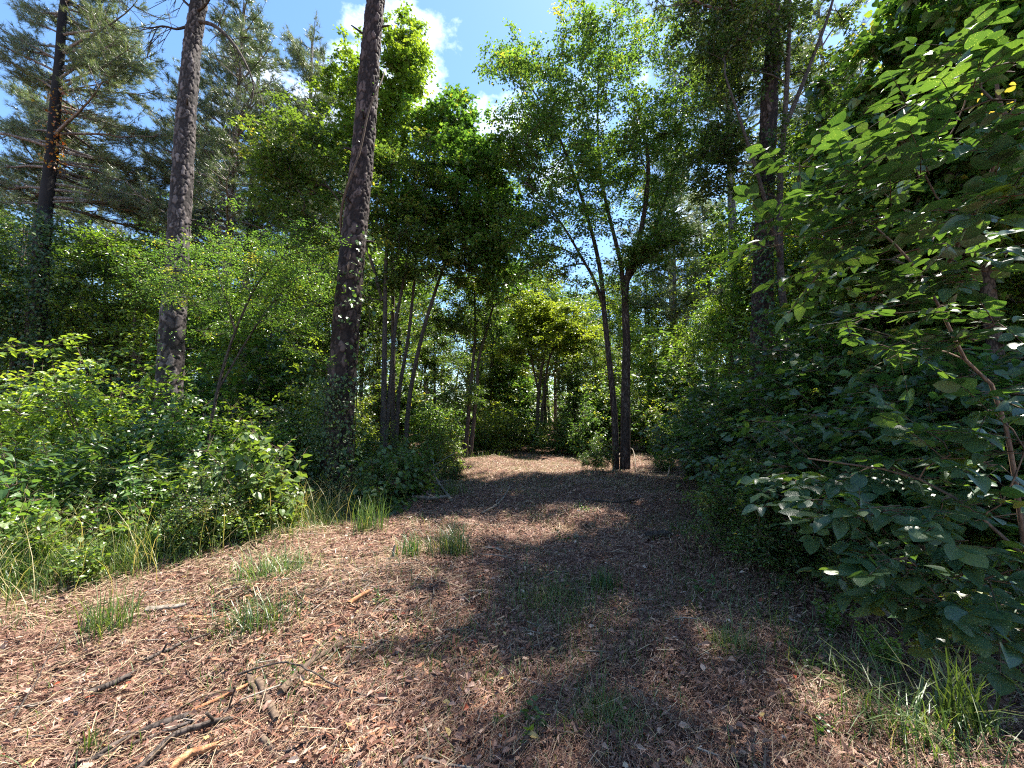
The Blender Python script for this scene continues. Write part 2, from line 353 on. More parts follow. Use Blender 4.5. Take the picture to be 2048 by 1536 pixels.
# ------------------------------------------------------------------ tree growing
def grow(stems, attr, rg, tip_r=.006, zmin=0.0, up=.35, wig=.06, expo=2.3, step=.35, pen=1.2):
    """stems: list of (points, r0, r1[, smooth]).  Every attractor is joined to the nearest wood below it."""
    P, par, fixed = [], [], []
    for st in stems:
        pts, r0, r1 = st[0], st[1], st[2]
        pts = smooth_path(pts, step); n = len(pts)
        base = -1
        if len(P) and len(st) > 3 and st[3]:                      # fork: joined to the nearest node of an earlier stem
            base = int(np.argmin(np.linalg.norm(np.array(P) - pts[0], axis=1)))
        for i in range(n):
            par.append(base if i == 0 else len(P) - 1); P.append(pts[i]); fixed.append(r0 + (r1 - r0) * i / (n - 1))
    P = list(P); nfix = len(P)
    if len(attr):
        A0 = np.array(P)
        dd = np.array([np.min(np.linalg.norm(A0 - a, axis=1)) for a in attr])
        buf = np.zeros((nfix + 40 * len(attr), 3)); buf[:nfix] = A0; cnt = nfix
        for k in np.argsort(dd):
            a = attr[k]; Q = buf[:cnt]
            d = np.linalg.norm(Q - a, axis=1); hd = np.hypot(Q[:, 0] - a[0], Q[:, 1] - a[1])
            cost = d + pen * np.maximum(0, Q[:, 2] - a[2] + up * hd) + np.where(Q[:, 2] < zmin, 50, 0)
            j = int(np.argmin(cost)); p0 = Q[j].copy(); dist = d[j]
            pj = par[j]; dirj = unit(p0 - buf[pj]) if pj >= 0 else np.array([0, 0, 1.])
            n = min(38, max(2, int(dist / step) + 1))
            c1 = p0 + (dirj * .5 + unit(a - p0) * .6 + np.array([0, 0, .15])) * dist * .4
            t = np.linspace(0, 1, n + 1)[1:, None]
            c = (1 - t) ** 2 * p0 + 2 * t * (1 - t) * c1 + t * t * a
            c[:-1] += rg.normal(0, wig * min(1, dist * .4), (n - 1, 3)) if n > 1 else 0
            for i in range(n):
                par.append(j if i == 0 else cnt - 1); buf[cnt] = c[i]; cnt += 1
        P = buf[:cnt]
    else: P = np.array(P)
    n = len(P); acc = np.zeros(n); par = np.array(par)
    r = np.zeros(n)
    for i in range(n - 1, -1, -1):
        if acc[i] == 0: acc[i] = tip_r ** expo
        r[i] = acc[i] ** (1 / expo)
        if i < nfix: r[i] = max(fixed[i], 0)
        if par[i] >= 0: acc[par[i]] += acc[i]
    # chains
    kids = [[] for _ in range(n)]
    for i in range(n):
        if par[i] >= 0: kids[par[i]].append(i)
    chains = []
    starts = [(i, None) for i in range(n) if par[i] < 0]
    while starts:
        i, p = starts.pop(); ch = [] if p is None else [p]
        rr = [] if p is None else [min(r[p], r[i] * 1.1)]
        while True:
            ch.append(i); rr.append(r[i])
            if not kids[i]: break
            ks = sorted(kids[i], key=lambda q: (q < nfix and i < nfix and q == i + 1, r[q]), reverse=True)
            for q in ks[1:]: starts.append((q, i))
            i = ks[0]
        chains.append((P[ch], np.array(rr)))
    return chains
def wood(soup, chains, mat=0, minr=0.0):
    for P, r in chains:
        m = r.max()
        if m < minr: continue
        tube(soup, P, r, 14 if m > .12 else 8 if m > .05 else 5 if m > .02 else 3, mat, cap=False)

CL = .36
def blob_pts(rg, blobs):
    """attractors inside ellipsoids (centre, radii, count), more towards the skin"""
    out = []
    for c, rad, n in blobs:
        m = max(2, n // 5); d = unit(rg.normal(size=(m, 3))); u = rg.random((m, 1)) ** .45
        q = d * u * np.asarray(rad); k = rg.integers(0, m, n)
        out.append(np.asarray(c) + q[k] + rg.normal(0, CL, (n, 3)) * np.array([1, 1, .6]))
    return np.vstack(out)
def pb(px, py, d, rx, ry, n, rd=None):
    """blob given in photo pixels at depth d"""
    s = d / F
    return (at(px, py, d), (rx * s, (rd if rd is not None else (rx + ry) / 2) * s, ry * s), n)

LD = 1.45
def crown_leaves(soup, C, rg, per=70, rad=.38, flat=.55, tpl='rhomb', size=.08, droop=.2, twigs=7, wmat=None, bias=None):
    """leafy sprays around each cluster centre: a few twigs each, leaves in two ranks along them"""
    n = len(C)
    per = int(per * LD); twigs = int(twigs * 1.3)
    td = rg.normal(size=(n, twigs, 3)); td[..., 2] = td[..., 2] * flat + .12
    td = unit(td); tl = rad * rg.uniform(.6, 1.25, (n, twigs, 1))
    m = max(1, per // twigs)
    t = (np.arange(m) + rg.random((n, twigs, m))) / m
    base = C[:, None, None, :] + td[:, :, None, :] * (tl[:, :, None, :] * (t[..., None] * .95 + .05))
    base[..., 2] -= droop * rad * t ** 2
    base += rg.normal(0, .018 + rad * .05, base.shape)
    side = np.cross(td, [0, 0, 1.0]); side = unit(side)
    sgn = np.where(rg.random((n, twigs, m)) < .5, -1, 1)[..., None]
    D = td[:, :, None, :] * .7 + side[:, :, None, :] * sgn * .9 + rg.normal(0, .3, base.shape); D[..., 2] -= droop
    Nn = np.array([0, 0, 1.0]) + rg.normal(0, .42, base.shape)
    cv = np.clip(rg.normal(.45, .2, (n, 1, 1)) + rg.normal(0, .16, (n, twigs, m)), 0, .97)
    if bias is not None: cv = np.clip(cv + bias, 0, 1)
    odd = rg.random(cv.shape) > .992; cv = np.where(odd, 1.0, cv)
    sz = size * rg.uniform(.65, 1.25, base.shape[:-1])
    put_leaves(soup, tpl, base.reshape(-1, 3), D.reshape(-1, 3), Nn.reshape(-1, 3), sz.reshape(-1), cv.reshape(-1))
    return td, tl
def twig_strips(soup, C, td, tl):
    """thin three-sided twigs for every spray"""
    n, k, _ = td.shape
    a = np.repeat(C[:, None, :], k, 1).reshape(-1, 3); b = a + (td * tl).reshape(-1, 3)
    D = unit(b - a); X = unit(np.cross(D, [0.3, 0.2, 1.0])); Y = np.cross(D, X)
    w = .0035
    V = np.stack([a + X * w, a - X * w * .5 + Y * w * .8, a - X * w * .5 - Y * w * .8, b], 1)
    Fc = np.array([[0, 1, 3], [1, 2, 3], [2, 0, 3]])[None] + (np.arange(len(a)) * 4)[:, None, None]
    soup.add(V.reshape(-1, 3), Fc.reshape(-1, 3), np.full((len(a) * 4, 3), .5))

def tree(name, label, cat, stems, blobs, seed, bark, leafm, group=None, root=None, per=70, rad=.38, flat=.55, tpl='rhomb', size=.08,
         droop=.2, tip_r=.006, zmin=0.0, up=.35, twigs=7, strips=True, pen=1.2, wig=.06, step=.35, attrs=None, parts=('trunk', 'crown')):
    rg = np.random.default_rng(seed)
    A = blob_pts(rg, [(c, r, int(k * 1.5)) for c, r, k in blobs]) if attrs is None else attrs
    base = np.asarray(stems[0][0][0], float) if root is None else np.asarray(root, float)
    ch = grow(stems, A, rg, tip_r, zmin, up, wig, 2.3, step, pen)
    sw = Soup(); wood(sw, [(p - base, r) for p, r in ch])
    sl = Soup(); td, tl = crown_leaves(sl, A - base, rg, per, rad, flat, tpl, size, droop, twigs)
    if strips: twig_strips(sw, A - base, td, tl)
    e = empty(name, base); tag(e, label, cat, group)
    link(parts[0], sw.mesh(parts[0], bark), e); link(parts[1], sl.mesh(parts[1], leafm, smooth=False), e)
    return e

# ------------------------------------------------------------------ pines
def needle_tufts(soup, P, D, rg, n=26, L=.21, w=.012):
    k = len(P); D = unit(D)
    d = D[:, None, :] * .75 + rg.normal(0, .55, (k, n, 3)); d[..., 2] += .08; d = unit(d)
    b = P[:, None, :] - D[:, None, :] * rg.uniform(0, .16, (k, n, 1))
    X = unit(np.cross(d, rg.normal(size=(k, n, 3))))
    l = L * rg.uniform(.7, 1.15, (k, n, 1))
    mid = b + d * l * .5; tip = b + d * l; tip[..., 2] -= .02
    V = np.stack([b - X * w * .5, b + X * w * .5, tip], 2).reshape(-1, 3)
    Fc = np.arange(len(V)).reshape(-1, 3)
    cv = np.clip(rg.normal(.45, .2, (k, 1, 1)) + rg.normal(0, .15, (k, n, 1)), 0, 1)
    A = np.zeros((k, n, 3, 3)); A[..., 1] = 0; A[..., 2] = cv
    soup.add(V, Fc, A.reshape(-1, 3))
def pine_branch(sw, sl, p, az, L, r, rg, rise=.25, tuft=1.0, dens=1.0):
    d = np.array([math.cos(az), math.sin(az), 0]); n = max(5, int(L / .3))
    t = np.linspace(0, 1, n)[:, None]
    pts = p + d * L * t + np.array([0, 0, 1.]) * L * (rise * t - .35 * t ** 2 + .28 * t ** 4)
    s = np.array([-d[1], d[0], 0]); pts = pts + s * L * .08 * math.sin(rg.uniform(0, 6)) * t ** 2 + rg.normal(0, .03, pts.shape) * t
    tube(sw, pts, r * (1 - .85 * t[:, 0]), 5 if r > .03 else 4, cap=False)
    TP_, TD = [], []
    m = int(L * 8 * dens)
    for i in range(m):
        tt = rg.uniform(.28, 1); q = pts[int(tt * (n - 1))]
        sd = 1 if rg.random() < .5 else -1
        dd = unit(d * rg.uniform(.3, .9) + s * sd * rg.uniform(.3, 1) + np.array([0, 0, rg.uniform(-.15, .45)]))
        l = (1.15 - tt * .7) * L * .38 * rg.uniform(.5, 1.1)
        e = q + dd * l + np.array([0, 0, .08 * l]); md = (q + e) / 2 + np.array([0, 0, -.06 * l])
        tube(sw, [q, md, e], [r * .28, r * .18, .004], 3, cap=False)
        for u in (1.0, .72, .45):
            if rg.random() < .95 * tuft:
                f = q + (e - q) * u + rg.normal(0, .06, 3); TP_.append(f); TD.append(dd + np.array([0, 0, .35]) + rg.normal(0, .25, 3))
                if u > .7:
                    f2 = f + rg.normal(0, .16, 3); tube(sw, [q + (e - q) * (u - .2), f2], [.006, .004], 3, cap=False)
                    TP_.append(f2); TD.append(f2 - q + np.array([0, 0, .3]))
    TP_.append(pts[-1]); TD.append(d)
    if sl is not None: needle_tufts(sl, np.array(TP_), np.array(TD), rg)
    return pts
def plate_trunk(soup, path, r0, r1, seed, sides=72, dz=.022, depth=.034, zlim=13.0, plate=(.085, .19), flare=.35):
    """trunk with real bark plates up to zlim, plain above"""
    rg = np.random.default_rng(seed)
    P = smooth_path(path, .3); seg = np.linalg.norm(np.diff(P, axis=0), axis=1); s = np.concatenate([[0], np.cumsum(seg)]); Lt = s[-1]
    zs = np.concatenate([np.arange(0, min(zlim, Lt), dz), np.arange(min(zlim, Lt), Lt, .4), [Lt]])
    C = np.stack([np.interp(zs, s, P[:, i]) for i in range(3)], 1)
    Tn = unit(np.gradient(C, axis=0)); X = unit(np.cross(Tn, [0, 1.0, 0])); Y = np.cross(Tn, X)
    a = np.arange(sides) * 2 * PI / sides
    rad = r0 + (r1 - r0) * zs / Lt + r0 * flare * np.exp(-zs / .35)
    A, Z = np.meshgrid(a, zs)
    RR = rad[:, None] * np.ones_like(A)
    circ = 2 * PI * r0; H = min(zlim, Lt)
    npl = int(circ * H / (plate[0] * plate[1]))
    pa = rg.random(npl) * circ; pz = rg.random(npl) * H; ph = rg.random(npl) * .6 + .4
    kd = KDTree(npl * 3); k = 0; ids = []
    sc = plate[0] / plate[1]
    for off in (-circ, 0, circ):
        for i in range(npl):
            kd.insert((pa[i] + off, pz[i] * sc, 0), k); ids.append(i); k += 1
    kd.balance()
    hgt = np.zeros_like(A)
    nzr = int((zs < zlim).sum())
    for i in range(nzr):
        for j in range(sides):
            u = a[j] * r0; w = zs[i]
            wob = .012 * math.sin(w * 31 + 3 * math.sin(u * 20)) + .006 * math.sin(w * 83 + u * 40)
            f = kd.find_n((u + wob, w * sc, 0), 2)
            e = (f[1][2] - f[0][2]) / plate[0]
            hgt[i, j] = min(1, e * 3.2) ** .7 * ph[ids[f[0][1]]]
    jit = rg.normal(0, .0018, A.shape); jit[nzr:] = 0
    RR = RR + (hgt - .6) * depth + jit
    # slow swell
    RR += .02 * r0 * np.sin(3 * A + Z * 1.3) * 1.0
    V = C[:, None] + RR[..., None] * (np.cos(A)[..., None] * X[:, None] + np.sin(A)[..., None] * Y[:, None])
    n = len(zs); i = np.arange(n - 1)[:, None] * sides; j = np.arange(sides)[None]; j2 = (j + 1) % sides
    Fq = np.stack([i + j, i + j2, i + sides + j2, i + sides + j], -1).reshape(-1, 4)
    At = np.zeros((n * sides, 3)); At[:, 0] = hgt.ravel(); At[:, 2] = .5
    soup.add(V.reshape(-1, 3), Fq, At)
    return P, s, Lt
def pine(name, label, path, r0, r1, seed, crown0, bark, detail=True, group=None, blen=2.6, step=.55, zlim=13.0, dead=(), low=None, dens=1.0, per=3, az=(0, 2 * PI)):
    rg = np.random.default_rng(seed)
    base = np.asarray(path[0], float); path = np.asarray(path) - base
    sw = Soup()
    if detail: P, s, Lt = plate_trunk(sw, path, r0, r1, seed, zlim=zlim)
    else:
        P = smooth_path(path, .5); s = np.concatenate([[0], np.cumsum(np.linalg.norm(np.diff(P, axis=0), axis=1))]); Lt = s[-1]
        tube(sw, P, r0 + (r1 - r0) * s / Lt, 12, cap=False)
    f = lambda q: np.array([np.interp(q, s, P[:, i]) for i in range(3)])
    if detail:
        for _ in range(9):
            h = rg.uniform(2.5, 12); a = rg.uniform(0, 2 * PI); p = f(h); d = np.array([math.cos(a), math.sin(a), .15]); rr = r0 * .8
            tube(sw, np.array([p + d * rr * .8, p + d * (rr + .05), p + d * (rr + rg.uniform(.06, .22))]), np.array([.030, .022, .014]), 6, rough=rg)
    sb, sl = Soup(), Soup()
    q = crown0
    while q < Lt - .3:
        u = (q - crown0) / max(1, Lt - crown0)
        for _ in range(per):
            L = blen * (1.0 - .65 * u) * rg.uniform(.6, 1.2)
            pine_branch(sb, sl, f(q + rg.uniform(-.2, .2)), rg.uniform(*az), L, .012 + .014 * L, rg, rise=.28 + .55 * u + rg.normal(0, .12), dens=dens)
        q += step * rg.uniform(.7, 1.3)
    pine_branch(sb, sl, f(Lt), 0, .3, .02, rg, 1.5)
    for (h, az, L, rise) in dead:
        pine_branch(sb, None, f(h), az, L, .014 + .012 * L, rg, rise=rise, tuft=0)
    e = empty(name, base); tag(e, label, 'pine tree', group)
    link('trunk', sw.mesh('trunk', bark), e); link('branches', sb.mesh('branches', M['bark_grey']), e); link('crown', sl.mesh('crown', M['needles'], smooth=False), e)
    return e

def plate_bark(name, stops):
    m, N, L = newmat(name)
    out = N.new('ShaderNodeOutputMaterial'); pb_ = N.new('ShaderNodeBsdfPrincipled')
    a = N.new('ShaderNodeAttribute'); a.attribute_name = 'leaf'; sx = N.new('ShaderNodeSeparateXYZ'); L.new(a.outputs['Vector'], sx.inputs[0])
    t = N.new('ShaderNodeTexCoord'); mp_ = N.new('ShaderNodeMapping'); mp_.inputs['Scale'].default_value = (1, 1, .6); L.new(t.outputs['Object'], mp_.inputs[0])
    n1 = N.new('ShaderNodeTexNoise'); n1.inputs['Scale'].default_value = 30; n1.inputs['Detail'].default_value = 6; L.new(mp_.outputs[0], n1.inputs['Vector'])
    n2 = N.new('ShaderNodeTexNoise'); n2.inputs['Scale'].default_value = 2.2; n2.inputs['Detail'].default_value = 4; L.new(mp_.outputs[0], n2.inputs['Vector'])
    m1 = N.new('ShaderNodeMath'); m1.operation = 'MULTIPLY_ADD'; m1.inputs[1].default_value = .35; L.new(n1.outputs['Fac'], m1.inputs[0]); L.new(sx.outputs['X'], m1.inputs[2])
    m2 = N.new('ShaderNodeMath'); m2.operation = 'MULTIPLY_ADD'; m2.inputs[1].default_value = .5; L.new(n2.outputs['Fac'], m2.inputs[0]); L.new(m1.outputs[0], m2.inputs[2])
    mr = N.new('ShaderNodeMapRange'); mr.inputs['From Min'].default_value = .35; mr.inputs['From Max'].default_value = 1.7; L.new(m2.outputs[0], mr.inputs['Value'])
    rp = ramp(N, stops); L.new(mr.outputs[0], rp.inputs[0]); L.new(rp.outputs[0], pb_.inputs['Base Color'])
    bp = N.new('ShaderNodeBump'); bp.inputs['Strength'].default_value = .5; bp.inputs['Distance'].default_value = .006; L.new(n1.outputs['Fac'], bp.inputs['Height']); L.new(bp.outputs[0], pb_.inputs['Normal'])
    pb_.inputs['Roughness'].default_value = .85; pb_.inputs['Specular IOR Level'].default_value = .25; L.new(pb_.outputs[0], out.inputs[0])
    return m
M['plate_brown'] = plate_bark('plate_brown', [(0, (.008, .005, .005)), (.4, (.028, .019, .017)), (.7, (.085, .060, .054)), (1, (.18, .135, .125))])
M['plate_grey'] = plate_bark('plate_grey', [(0, (.011, .009, .009)), (.4, (.042, .034, .033)), (.7, (.13, .108, .104)), (1, (.27, .235, .23))])

# ------------------------------------------------------------------ GROUND
def edge_left(y):   # x of the clearing's left border
    return np.interp(y, [0, 3.7, 4.3, 6, 8, 10, 13.5, 16, 17], [-5.2, -4.7, -4.0, -3.1, -2.9, -2.5, -2.4, -2.2, 1])
def edge_right(y):
    return np.interp(y, [0, 2, 3, 4.8, 7, 10, 13, 16, 17], [2.3, 2.2, 2.15, 2.4, 3.4, 4.8, 6.2, 5.5, 2])
def axis(lo, hi, fine, grow_, fl, fh):
    out = [0.0]; 
    a = list(np.arange(fl, fh, fine)); s = fine; x = fh
    while x < hi: a.append(x); s *= grow_; x += s
    a.append(hi); s = fine; x = fl - fine; b = []
    while x > lo: b.append(x); s *= grow_; x -= s
    b.append(lo)
    return np.array(b[::-1] + a)
def build_ground():
    xs = axis(-500, 500, .05, 1.10, -6, 5); ys = axis(-60, 700, .05, 1.08, .8, 9)
    X, Y = np.meshgrid(xs, ys); Z = gh(X, Y)
    s = Soup(); nx = len(xs); i = np.arange(len(ys) - 1)[:, None] * nx; j = np.arange(nx - 1)[None]
    Fq = np.stack([i + j, i + j + 1, i + nx + j + 1, i + nx + j], -1).reshape(-1, 4)
    s.add(np.stack([X, Y, Z], -1).reshape(-1, 3), Fq)
    m, N, L = newmat('forest_floor')
    out = N.new('ShaderNodeOutputMaterial'); p = N.new('ShaderNodeBsdfPrincipled'); t = N.new('ShaderNodeTexCoord')
    n1 = N.new('ShaderNodeTexNoise'); n1.inputs['Scale'].default_value = 28; n1.inputs['Detail'].default_value = 10; n1.inputs['Roughness'].default_value = .75
    v1 = N.new('ShaderNodeTexVoronoi'); v1.inputs['Scale'].default_value = 34; v1.inputs['Randomness'].default_value = 1
    v2 = N.new('ShaderNodeTexVoronoi'); v2.inputs['Scale'].default_value = 15
    n2 = N.new('ShaderNodeTexNoise'); n2.inputs['Scale'].default_value = .9; n2.inputs['Detail'].default_value = 5
    for q in (n1, v1, v2, n2): L.new(t.outputs['Object'], q.inputs['Vector'])
    sx = N.new('ShaderNodeSeparateColor'); L.new(v1.outputs['Color'], sx.inputs[0])
    ma = N.new('ShaderNodeMath'); ma.operation = 'MULTIPLY_ADD'; ma.inputs[1].default_value = .5; L.new(sx.outputs[0], ma.inputs[0]); L.new(n1.outputs['Fac'], ma.inputs[2])
    mb = N.new('ShaderNodeMapRange'); mb.inputs['From Min'].default_value = .35; mb.inputs['From Max'].default_value = 1.1; L.new(ma.outputs[0], mb.inputs['Value'])
    rp = ramp(N, [(0, (.022, .011, .008)), (.4, (.085, .042, .030)), (.7, (.19, .10, .072)), (.9, (.33, .22, .165)), (1, (.46, .36, .29))]); L.new(mb.outputs[0], rp.inputs[0])
    g = N.new('ShaderNodeMix'); g.data_type = 'RGBA'; g.inputs[7].default_value = (.085, .10, .035, 1)
    mg = N.new('ShaderNodeMapRange'); mg.inputs['From Min'].default_value = .55; mg.inputs['From Max'].default_value = .75; mg.inputs['To Max'].default_value = .5; L.new(n2.outputs['Fac'], mg.inputs['Value'])
    L.new(mg.outputs[0], g.inputs[0]); L.new(rp.outputs[0], g.inputs[6]); L.new(g.outputs[2], p.inputs['Base Color'])
    b = N.new('ShaderNodeBump'); b.inputs['Strength'].default_value = .9; b.inputs['Distance'].default_value = .02; L.new(ma.outputs[0], b.inputs['Height']); L.new(b.outputs[0], p.inputs['Normal'])
    p.inputs['Roughness'].default_value = .9; p.inputs['Specular IOR Level'].default_value = .15; L.new(p.outputs[0], out.inputs[0])
    tag(link('ground', s.mesh('ground', m)), 'forest clearing floor of brown litter and reddish soil', 'ground', kind='structure')
build_ground()

def scatter(n, rmin, rmax, pw, rg, amin=-100, amax=100):
    """points round the clearing, thinner with distance r: density ~ r^-pw"""
    u = rg.random(n); e = 2 - pw
    r = (rmin ** e + u * (rmax ** e - rmin ** e)) ** (1 / e)
    a = R(1) * rg.uniform(amin, amax, n)
    return r * np.sin(a), r * np.cos(a), r
def litter_strips(name, n, rg, L0, L1, W, m, pw=1.5, rmax=18, flow=.5, lift=.015, arch=.02, mask=None, label='', cat='', amin=-75, amax=75, bias=0):
    x, y, r = scatter(n, .9, rmax, pw, rg, amin, amax)
    if mask is not None:
        k = mask(x, y, rg); x, y, r = x[k], y[k], r[k]
    n = len(x)
    a = rg.uniform(0, PI, n); fa = R(35) + .5 * np.sin(x * .8 + y); al = rg.random(n) < flow
    a = np.where(al, fa + rg.normal(0, .35, n), a)
    L = rg.uniform(L0, L1, n); d = np.stack([np.cos(a), np.sin(a), rg.normal(0, .12, n)], 1)
    s = np.stack([-np.sin(a), np.cos(a), rg.normal(0, .3, n)], 1)
    w = W * np.clip(r / 3.0, .8, 3.2) * rg.uniform(.6, 1.4, n)
    c = np.stack([x, y, gh(x, y) + .012 + rg.random(n) * lift], 1)
    bend = rg.normal(0, .14, n)[:, None] * L[:, None] * s
    P0 = c - d * L[:, None] / 2; P2 = c + d * L[:, None] / 2; P1 = c + bend; P1[:, 2] += arch * rg.random(n)
    sw = s * w[:, None] / 2
    V = np.stack([P0 - sw, P0 + sw, P1 - sw, P1 + sw, P2 - sw * .5, P2 + sw * .5], 1).reshape(-1, 3)
    Fq = (np.array([[0, 2, 3, 1], [2, 4, 5, 3]])[None] + (np.arange(n) * 6)[:, None, None]).reshape(-1, 4)
    A = np.zeros((n, 6, 3)); A[..., 2] = np.clip(rg.beta(2, 2.6, n) + bias, 0, 1)[:, None]
    so = Soup(); so.add(V, Fq, A.reshape(-1, 3))
    return tag(link(name, so.mesh(name, m, smooth=False)), label, cat, kind='stuff')
rgl = np.random.default_rng(5)
def pn(x, y, k):
    v = np.sin(x * 1.7 + k + 1.2 * np.sin(y * 1.3 + k)) * np.sin(y * 2.1 + 2 * k + np.sin(x * 1.9)) + .6 * np.sin(x * 4.3 + 3 * k + np.sin(y * 5)) * np.sin(y * 4.9 + k)
    return np.clip(.5 + .6 * v, 0, 1)
litter_strips('pine_straw', 420000, rgl, .03, .11, .0021, M['straw'], pw=1.45, rmax=17, flow=.3, lift=.035, mask=lambda x, y, rg: rg.random(len(x)) < .35 + .65 * pn(x, y, 1), label='loose brown pine straw over the clearing floor', cat='pine straw')
def mdry(x, y, rg):
    f = .5 + .5 * np.sin(x * 1.3 + 1) * np.sin(y * 1.1 + .4)
    lft = np.clip((-x - .2) / 3, 0, 1) * (y < 6); far = (y > 10) * .8
    return rg.random(len(x)) < .12 + .55 * f * .5 + .75 * lft + far
litter_strips('dry_grass', 60000, rgl, .08, .30, .0028, M['drygrass'], pw=1.5, rmax=18, flow=.8, lift=.03, arch=.05, mask=mdry, label='flattened pale dry grass stalks on the clearing floor', cat='dry grass')
litter_strips('bark_crumbs', 80000, rgl, .012, .05, .008, M['chips'], pw=1.6, rmax=12, flow=.2, lift=.018, arch=.008,
              mask=lambda x, y, rg: rg.random(len(x)) < .15 + .35 * pn(x, y, 7) + 1.0 * np.exp(-((x + .9) ** 2 / 1.3 + (y - 2.4) ** 2 / .8)) + .8 * np.exp(-((x + 1.5) ** 2 / .8 + (y - 3.5) ** 2 / .5)) + .9 * np.exp(-((x + .35) ** 2 / .12 + (y - 3.0) ** 2 / .1)),
              label='orange crumbs of rotten bark and wood', cat='bark crumbs')
def debris():
    so = Soup(); rg = np.random.default_rng(44); n = 2600
    x, y, r = scatter(n, 1.0, 17, 1.3, rg, -75, 75); hot = rg.random(n) < .35
    x = np.where(hot, rg.normal(-1.3, .9, n), x); y = np.where(hot, np.abs(rg.normal(2.7, .8, n)) + .9, y)
    for i in range(n):
        L = rg.uniform(.05, .28) * (1 + .5 * (rg.random() < .1)); a = rg.normal(R(35), .9); d = np.array([math.cos(a), math.sin(a), rg.normal(0, .12)])
        c = np.array([x[i], y[i], float(gh(x[i], y[i])) + rg.uniform(.015, .045)]); q = rg.normal(0, .1 * L, 3); q[2] = abs(q[2]) * .3
        w = rg.uniform(.0015, .0055) * (1.5 if rg.random() < .15 else 1)
        tube(so, np.array([c - d * L / 2, c + q, c + d * L / 2]), np.array([w, w, w * .6]), 4, 0 if rg.random() < .6 else 1, cap=False)
    tag(link('twig_debris', so.mesh('twig_debris', [M['twig'], M['bark_pale']])), 'small broken twigs strewn over the clearing floor', 'twigs', kind='stuff')
debris()
def slabs():
    rg = np.random.default_rng(45); n = 1500; so = Soup()
    k = rg.integers(0, 5, n); cx = np.array([-.95, -1.45, -.35, -.6, -2.25])[k]; cy_ = np.array([2.05, 3.0, 3.0, 1.75, 3.5])[k]
    x = cx + rg.normal(0, .33, n); y = cy_ + rg.normal(0, .20, n); z = gh(x, y) + .02 + rg.random(n) * .035
    a = rg.normal(R(30), 1.0, n); D = np.stack([np.cos(a), np.sin(a), rg.normal(0, .3, n)], 1); Nn = np.stack([rg.normal(0, .7, n), rg.normal(0, .7, n), np.ones(n)], 1)
    put_leaves(so, 'chip', np.stack([x, y, z], 1), D, Nn, .015 + .07 * rg.random(n) ** 2, np.clip(rg.beta(2, 2, n), 0, 1))
    tag(link('wood_chips', so.mesh('wood_chips', M['chips'], smooth=False)), 'splintered orange chips of rotten wood in the left foreground', 'wood chips', kind='stuff')
def fallen_leaves():
    n = 150000
    x, y, r = scatter(n, .9, 18, 1.45, rgl, -75, 75)
    q = rgl.random(n) < .25 + .75 * pn(x, y, 4); x, y, r = x[q], y[q], r[q]; n = len(x)
    z = gh(x, y) + .018 + rgl.random(n) * .045
    a = rgl.uniform(0, 2 * PI, n)
    D = np.stack([np.cos(a), np.sin(a), rgl.normal(0, .35, n)], 1); Nn = np.stack([rgl.normal(0, .8, n), rgl.normal(0, .8, n), np.ones(n)], 1)
    sz = (.014 + .048 * rgl.random(n) ** 1.5); v = np.clip(rgl.beta(1.5, 3.0, n), 0, .93)
    odd = rgl.random(n); v = np.where(odd > .988, 1.0, np.where(odd > .975, .965, v))
    so = Soup(); P = np.stack([x, y, z], 1)
    k = rgl.random(n)
    for nm, sel in (('curl', k < .5), ('narrow', (k >= .5) & (k < .8)), ('oak', k >= .8)):
        put_leaves(so, nm, P[sel], D[sel], Nn[sel], sz[sel], v[sel])
    tag(link('leaf_litter', so.mesh('leaf_litter', M['litter'], smooth=False)), 'curled tan and brown fallen leaves on the floor', 'leaf litter', kind='stuff')
fallen_leaves()
slabs()

# ------------------------------------------------------------------ grass
def blades(so, P, H, rg, W=.006, lean=.5, rnd=None):
    n = len(P); a = rg.uniform(0, 2 * PI, n); d = np.stack([np.cos(a), np.sin(a), np.zeros(n)], 1); s = np.stack([-np.sin(a), np.cos(a), np.zeros(n)], 1)
    ln = np.abs(rg.normal(lean, .3, n))[:, None]; H = np.asarray(H).reshape(-1, 1) * np.ones((n, 1)); k = 4; rows = []
    for i in range(k + 1):
        t = i / k; c = P + d * H * ln * t ** 1.8 * .9 + np.array([0, 0, 1.]) * H * (t - .35 * ln * t ** 2.4)
        w = W * (1 - t ** 1.5) * .5 + .0004
        rows += [c - s * w, c + s * w]
    V = np.stack(rows, 1).reshape(-1, 3); m = 2 * (k + 1)
    Fq = (np.array([[2 * i, 2 * i + 1, 2 * i + 3, 2 * i + 2] for i in range(k)])[None] + (np.arange(n) * m)[:, None, None]).reshape(-1, 4)
    A = np.zeros((n, m, 3)); A[..., 2] = (np.clip(rg.beta(2, 2.6, n), 0, 1) if rnd is None else rnd)[:, None]
    so.add(V, Fq, A.reshape(-1, 3))
TUFTS = []
